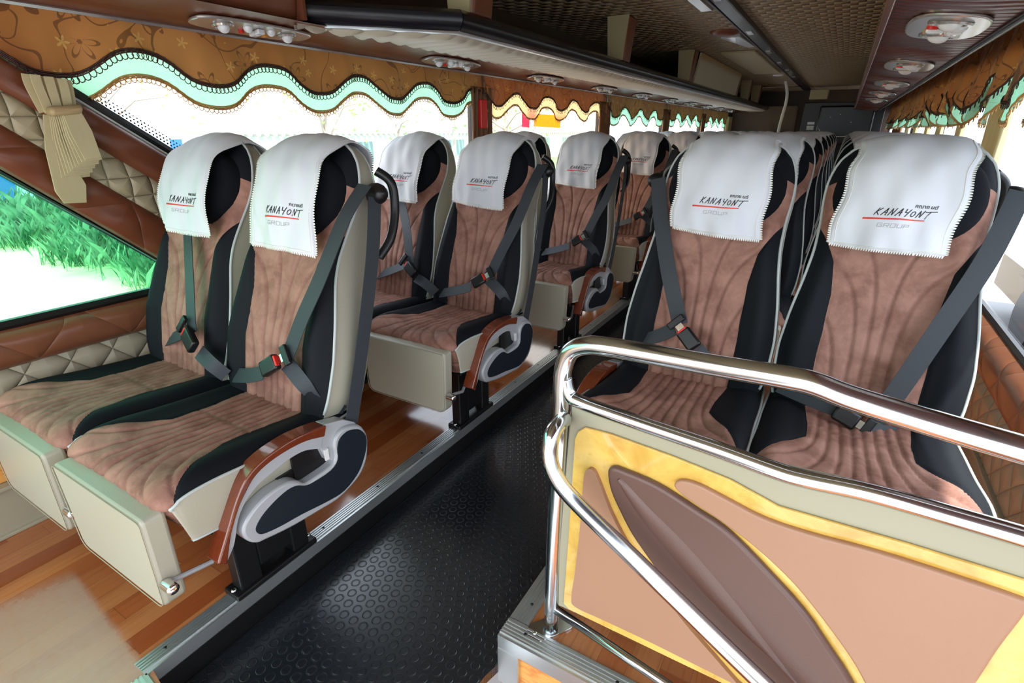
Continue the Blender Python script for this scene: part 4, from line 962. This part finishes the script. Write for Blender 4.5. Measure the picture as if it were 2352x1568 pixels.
# ------------------------------------------------------------------ stickers and hammer
eh = MB(); p = onx(1104, 265, XL + .03); eh.b2(p + np.array((0, -.035, -.075)), p + np.array((.03, .035, .09))); o = eh.build('hammer_box', redpl, smooth=0, bevel=.006)
o.location = p; 
for v in o.data.vertices: v.co -= Vector(p)
tag(o, 'red emergency hammer holder on the first left pillar', 'hammer holder')
def flat(name, px, m_, x, label=None, cat=None, parent=None, d=.002, O=None):
    pts = [onx(u, v, x) for u, v in px]; c = np.mean(pts, 0) if O is None else O; b = MB(); b.quad(*[p - c for p in pts]); o = b.build(name, m_, parent, smooth=0, loc=None if parent else c)
    if label: tag(o, label, cat)
    return o, c
XS = XL - .030
o, c = flat('warning_sticker', [(1199, 250), (1217, 251), (1216, 293), (1198, 292)], redl, XS, 'small red and white sticker on the emergency window', 'sticker')
b = MB()
for k in range(9):
    a = k * 2 * PI / 9; q = onx(1208, 264, XS + .003) - c; b.quad(q + np.array((0, .012 * math.cos(a + .25), .012 * math.sin(a + .25))), q + np.array((0, .042 * math.cos(a), .030 * math.sin(a))), q + np.array((0, .012 * math.cos(a - .25), .012 * math.sin(a - .25))))
for v in (283, 286.5, 290): p0, p1 = onx(1199, v, XS + .003) - c, onx(1216, v + 1.8, XS + .003) - c; b.quad(p0, (p0[0], p1[1], p0[2]), p1, (p0[0], p0[1], p1[2]))
b.build('white_print', whitel, o, smooth=0)
o, c = flat('exit_sticker', [(1224, 258), (1291, 263), (1289, 297), (1222, 293)], whitel, XS, 'white and orange emergency exit sticker with Thai lettering', 'sticker')
flat('orange_field', [(1227, 261), (1288, 265.5), (1286.5, 294), (1225.5, 290)], orangel, XS + .002, parent=o, O=c)
v, fc = text_mesh('ทางออกฉุกเฉิน', 1.0); q0, q1 = onx(1239, 284, XS + .006), onx(1286, 288, XS + .006); sc = (q1[1] - q0[1]) / v[:, 0].max()
b = MB(); b.add([(q0[0] - c[0], q0[1] - c[1] + p_[0] * sc, q0[2] - c[2] - .004 + p_[1] * sc * 1.5) for p_ in v], fc); b.build('thai_lettering', whitel, o, smooth=0)
v, fc = text_mesh('EMERGENCY EXIT', 1.0); q0, q1 = onx(1243, 270, XS + .006), onx(1284, 273, XS + .006); sc = (q1[1] - q0[1]) / v[:, 0].max()
b = MB(); 
for t in (0,): 
    r0 = onx(1229, 268, XS + .006) - c; b.tube([r0, r0 + np.array((0, .02, -.03)), r0 + np.array((0, .0, -.06)), r0 + np.array((0, .02, -.10))], .006, 5); b.dome(r0 + np.array((0, .015, .012)), .010, .003, (1, 0, 0), 8, 3)
b.build('running_figure', whitel, o, smooth=0)

# ------------------------------------------------------------------ stair guard: steel tubes, framed panel with inlay and padded leaves
GP = np.array((-.40, .872, 0)); gn = np.array((.12, 1, 0)); gn /= np.linalg.norm(gn); gd = np.array((gn[1], -gn[0], 0))
sg_ = empty('stair_guard', (-.405, .875, 0)); GO = np.array((-.405, .875, 0)); tag(sg_, 'curved steel stair guard rail with padded brown and maple panel', 'guard rail')
def G(u, v, off=0.0): return onp(u, v, GP - gn * off, gn) - GO
def g5(x, y, off=0.0): return G(1230 + x / 1.894, 740 + y / 1.894, off)
pole0 = np.array((-.405, .875, 0)) - GO
tl = [pole0 + UP * .012, pole0 + UP * .3, G(1289, 960), G(1291, 880), G(1296, 838), G(1312, 806), G(1345, 793), G(1400, 797), G(1600, 832), G(1800, 866), G(1870, 881), G(1960, 915), G(2150, 974), G(2352, 1033), G(2600, 1105)]
b = MB(); b.tube(curve_pts(tl, 7), .0185, 16); b.build('top_rail', steel, sg_, smooth=180)
t2 = [G(1298, 868), G(1308, 905), G(1338, 925), G(1480, 975), G(1640, 1029), G(1780, 1080), G(1850, 1100), G(2000, 1132), G(2200, 1188), G(2352, 1232), G(2600, 1305)]
b = MB(); b.tube(curve_pts(t2, 7), .0145, 14); b.build('middle_rail', steel, sg_, smooth=180)
b = MB(); b.tube([G(1272, 1396), G(1530, 1570), G(2300, 2090)], .011, 12); b.build('bottom_rail', steel, sg_, smooth=180)
def stair(u, v, y): return ony(u, v, y) - GO
hr = [stair(1296, 962, .855), stair(1282, 975, .82), stair(1268, 1000, .79), stair(1263, 1050, .775), stair(1280, 1100, .77), stair(1330, 1160, .77), stair(1500, 1325, .765), stair(1750, 1568, .755), stair(2050, 1850, .74)]
b = MB(); b.tube(curve_pts(hr, 8), .0165, 14); b.build('stair_handrail', steel, sg_, smooth=180)
b = MB(); q = pole0; ax = np.array((.55, .83, 0)); sx = np.array((.83, -.55, 0)); pts = []
for k in range(24): a = 2 * PI * k / 24; pts.append(q + ax * (math.cos(a) * .028 + (.038 if math.cos(a) > 0 else -.038)) + sx * math.sin(a) * .028)
b.prism(pts, (0, 0, .006)); fl_ = b.build('base_flange', steel, sg_, smooth=40, bevel=.001)
for s in (-1, 1): b = MB(); b.dome(q + ax * s * .046 + UP * .006, .007, .005, (0, 0, 1), 10, 4); b.build('screw', steel, fl_)
frame = [(155, 350), (300, 398), (600, 500), (900, 597), (1080, 652), (1300, 700), (1600, 780), (1900, 872), (2125, 945), (2600, 1095), (2800, 2600), (1900, 2150), (830, 1552), (95, 1232), (98, 1000), (140, 500)]
b = MB(); P = [g5(*p) for p in frame]; b.prism(P, gn * .03); pn = b.build('panel_board', beige2, sg_, smooth=40, bevel=.004)
ye = [(190, 470), (222, 452), (330, 480), (600, 577), (850, 678), (1060, 793), (1300, 862), (1600, 948), (1900, 1040), (2125, 1110), (2560, 1250), (2600, 2300), (1500, 1900), (800, 1553), (600, 1458), (400, 1362), (150, 1243), (126, 1215), (128, 1180), (150, 900), (176, 500)]
b = MB(); b.prism([g5(*p, .0) for p in ye], -gn * .006); il = b.build('maple_inlay', maple, sg_, smooth=40, bevel=.002)
def pad(pts, m_, th, bev, name='padded_leaf'):
    Q = curve_pts([g5(*p, .004) for p in pts], 4, True); n = len(Q); c = np.mean(Q, 0)
    b = MB(); b.prism(Q, -gn * th); return b.build(name, m_, sg_, smooth=50, bevel=bev, seg=4)
pad([(240, 628), (222, 660), (212, 800), (200, 930), (182, 1080), (168, 1180), (182, 1222), (300, 1277), (500, 1370), (700, 1468), (900, 1566), (880, 1545), (780, 1430), (650, 1280), (520, 1105), (430, 985), (345, 830), (290, 690), (265, 636)], tanleather, .012, .007)
pad([(347, 615), (326, 640), (340, 720), (380, 810), (430, 905), (520, 1035), (640, 1192), (800, 1390), (1000, 1590), (1250, 1800), (1480, 1800), (1450, 1680), (1370, 1520), (1290, 1400), (1180, 1240), (1020, 1062), (850, 892), (700, 790), (540, 690), (400, 630)], darkpad, .016, .012)
pad([(640, 675), (612, 700), (660, 748), (800, 842), (960, 962), (1130, 1122), (1290, 1322), (1400, 1482), (1480, 1640), (1560, 1780), (1760, 1760), (1900, 1568), (2010, 1400), (2130, 1240), (2140, 1200), (2080, 1172), (1900, 1112), (1500, 985), (1200, 905), (1000, 838), (850, 762), (720, 695)], tanleather, .012, .009)
# soft rib down the middle of the dark leaf
b = MB(); rb = curve_pts([g5(*p, .018) for p in ((365, 680), (480, 830), (620, 985), (800, 1190), (960, 1370), (1120, 1540), (1300, 1740))], 6)
vs = []; 
for i, p in enumerate(rb):
    t = rb[min(i + 1, len(rb) - 1)] - rb[max(i - 1, 0)]; t /= np.linalg.norm(t); s = np.cross(t, gn); wd = .002 + .030 * math.sin(PI * min(1, i / len(rb) * 1.2 + .05)); 
    vs += [p - s * wd, p - s * wd * .5 - gn * .004, p - gn * .008, p + s * wd * .5 - gn * .004, p + s * wd]
b.add(vs, [(i * 5 + k, i * 5 + k + 1, i * 5 + k + 6, i * 5 + k + 5) for i in range(len(rb) - 1) for k in range(4)]); b.build('leaf_rib', darkpad, sg_, smooth=180)

# ------------------------------------------------------------------ outside
GZ = -1.5
def b_ground():
    x, y, z = sep(coords()); n = noise(coords(), .5, 4); m_ = (y + (n - .5) * 2.5).step(4.2, 5.4) * x.lt(-8.0)
    return dict(color=mix(m_, mix(x.gt(-8.0), mix(noise(coords(), 3, 3), (.80, .55, .33), (.88, .66, .42)), mix(noise(coords(), 2, 3), (.30, .31, .32), (.40, .40, .41))), mix(noise(coords(), 2, 4), (.06, .18, .07), (.20, .34, .16))))
grm = mat('ground_grass', rough=.95, build=b_ground)
b = MB(); b.b2((-60, -40, GZ - .1), (50, 70, GZ)); struct(b.build('ground', grm, smooth=0))
gb = mat('grass_blades', (.36, .55, .22), .6, build=lambda: dict(color=mix(noise(coords(), 1.5, 3).step(.4, .6), (.04, .15, .07), (.26, .40, .26))))
b = MB()
for k in range(26000):
    x = -10.0 - 15 * rng.random() ** .8; y = rng.uniform(4.3, 4.8 - .42 * x)
    if rng.random() > sm(y + .5 * math.sin(x * 1.7) - 4.6 + (x > -12) * .3, -.6, 1.8): continue
    h = rng.uniform(.2, .6) * (1 + .8 * (rng.random() < .05)); a = rng.uniform(0, 2 * PI); ln = rng.uniform(.2, .7) * h; d = np.array((math.cos(a), math.sin(a), 0)); p = np.array((x, y, GZ)); s = np.cross(d, UP) * rng.uniform(.005, .011)
    m1_, m2_ = p + UP * h * .6 + d * ln * .3, p + UP * h + d * ln; b.add([p - s, p + s, m1_ + s * .8, m2_, m1_ - s * .8], [(0, 1, 2, 3, 4)])
o = b.build('tall_grass', gb, smooth=0); tag(o, 'tall pale green grass growing outside the lower left window', 'grass', kind='stuff')
fe = empty('blue_fence', (-26.5, 8, GZ)); tag(fe, 'blue slatted fence beyond the grass outside the lower left window', 'fence')
sto = mat('orange_film', (.95, .38, .01), .5, trans=(.85, (1., .40, .02))); str_ = mat('red_film', (.75, .03, .06), .5, trans=(.8, (.9, .04, .10)))
for o_ in bpy.data.objects:
    if o_.name == 'orange_field': o_.data.materials[0] = sto
    if o_.name == 'warning_sticker': o_.data.materials[0] = str_
    if o_.name == 'white_print' or (o_.name.startswith('thai_lettering') and o_.parent and o_.parent.name == 'exit_sticker') or o_.name == 'running_figure': o_.data.materials[0] = mat('white_film_print', (.9, .9, .85), .5, trans=(.9, (1, 1, 1)))
    if o_.name in ('exit_sticker', ): o_.data.materials[0] = mat('white_film', (.9, .9, .85), .5, trans=(.8, (.95, .95, .9)))
bm = mat('blue_paint', (.02, .16, .55), .5)
for k in range(11): b = MB(); b.b2((-.05, -7 + k * 1.3, 0), (.05, -6.5 + k * 1.3, 2.3)); b.build('post', bm, fe, smooth=0)
b = MB(); b.b2((-.3, -7.2, 0), (-.1, 6.7, 2.2)); b.build('backing_wall', mat('pale_rail', (.7, .8, .85), .5), fe, smooth=0)
bd = empty('shed', (-30, 38, GZ)); tag(bd, 'long pale shed with a corrugated roof seen through the left windows', 'building')
b = MB(); b.b2((-3, -22, 0), (3, 28, 2.55)); b.build('wall', mat('pale_wall', (.75, .74, .80), .8), bd, smooth=0)
b = MB(); 
for k in range(100): b.tube([(3.6, -22 + k * .5, 2.5), (-3, -22 + k * .5, 3.2)], .16, 6)
b.build('roof', mat('roof_sheet', (.62, .55, .56), .7), bd)
for k in range(8): b = MB(); b.b2((2.95, -18 + k * 5.2, .8), (3.05, -16 + k * 5.2, 2.0)); b.build('window', mat('dark_window', (.22, .32, .34), .3) if k == 0 else MATS['dark_window'], bd, smooth=0)
lf = mat('leaves', (.55, .72, .30), .7); bk = mat('bark', (.45, .40, .36), .9)
for k, (x, y, h) in enumerate(((-9.5, 8.2, 5.4), (-10.5, 11.5, 6.2), (-12, 16, 6.5), (-8.5, 13.8, 5.2), (-13, 5.6, 5.6), (-14, 22, 6.6))):
    t = empty('young_tree', (x, y, GZ)); tag(t, 'young thin tree outside the left windows, %s from the front' % ('second', 'third', 'fifth', 'fourth', 'first', 'sixth')[k], 'tree', 'young trees outside')
    r = np.random.default_rng(k); b = MB(); b.tube([(0, 0, 0), (.1, .05, h * .5), (0, .1, h * .8)], [.10, .07, .03], 7)
    tips = []
    for q in range(12):
        a = r.uniform(0, 6.28); z = h * r.uniform(.4, .8); e = np.array((math.cos(a) * r.uniform(.6, 1.4), math.sin(a) * r.uniform(.6, 1.4), z + r.uniform(.3, 1.1))); b.tube([(0, .05, z), e * (.5, .5, 1) + (0, 0, -.1), e], [.03, .02, .008], 4); tips.append(e)
    b.build('trunk', bk, t); b = MB()
    for e in tips:
        for q in range(26):
            c = e + r.normal(0, .33, 3); a = r.normal(0, 1, 3); a /= np.linalg.norm(a); s = np.cross(a, (.3, .5, .8)) * .05; b.add([c - a * .07, c + s, c + a * .07, c - s], [(0, 1, 2, 3)])
    b.build('foliage', lf, t, smooth=0)
def vehicle(name, label, cat, loc, size, col, rz=0, glassrow=True, letters=None):
    t = empty(name, loc, rz); Lx, Ly, Lz = size; b = MB(); b.b2((-Lx / 2, -Ly / 2, .35), (Lx / 2, Ly / 2, Lz)); bo = b.build('body', mat(name + '_paint', col, .25, coat=.6), t, smooth=0, bevel=.25 if Lz > 2 else .3, seg=4)
    if glassrow:
        b = MB(); b.b2((-Lx / 2 - .01, -Ly * .44, Lz * .55), (Lx / 2 + .01, Ly * .44, Lz * .82)); b.build('windows', mat(name + '_glass', (.10, .14, .15), .1), t, smooth=0, bevel=.03)
    for s in (-1, 1):
        for y in (-.3, .3):
            b = MB(); b.cyl((s * (Lx / 2 - .22), y * Ly, .42), (s * (Lx / 2 + .01), y * Ly, .42), .42, 20); b.build('wheel', blackpl, t)
    return tag(t, label, cat)
vehicle('parked_car', 'dark parked car outside the left windows behind a young tree', 'car', (-7.2, 12.6, GZ), (1.8, 4.3, 1.35), (.05, .06, .08), 0)
v1 = vehicle('parked_coach', 'white coach parked close outside the right windows, with dark teal letters', 'coach', (3.6, 5.5, GZ), (2.4, 11, 2.75), (.80, .80, .78), 0, glassrow=False)
tealp = mat('teal_paint', (.06, .17, .17), .5)
v, fc = text_mesh('EI', 1.0)
b = MB(); sc = 1.0; b.add([(-1.206, -1.5 - p_[0] * 1.1, 1.15 + p_[1] * 1.3) for p_ in v], fc); b.build('teal_lettering', tealp, v1, smooth=0)
b = MB(); b.b2((-1.206, -5, 2.62), (-1.199, 5, 2.70)); b.build('red_stripe', redpl, v1, smooth=0)
b = MB(); b.b2((-1.206, -5, .5), (-1.199, 5, .95)); b.build('brown_skirt', mat('tan_paint', (.40, .30, .20), .5), v1, smooth=0)
bd = empty('warehouse', (16, 20, GZ)); tag(bd, 'pale grey warehouse with ribbed walls beyond the right windows', 'building')
b = MB(); b.b2((-3, -30, 0), (3, 30, 4.4)); b.build('wall', mat('ribbed_grey', rough=.8, build=lambda: dict(color=mix(mfrac(sep(coords())[1] * 1.6).lt(.5), (.70, .70, .70), (.60, .60, .61)))), bd, smooth=0)
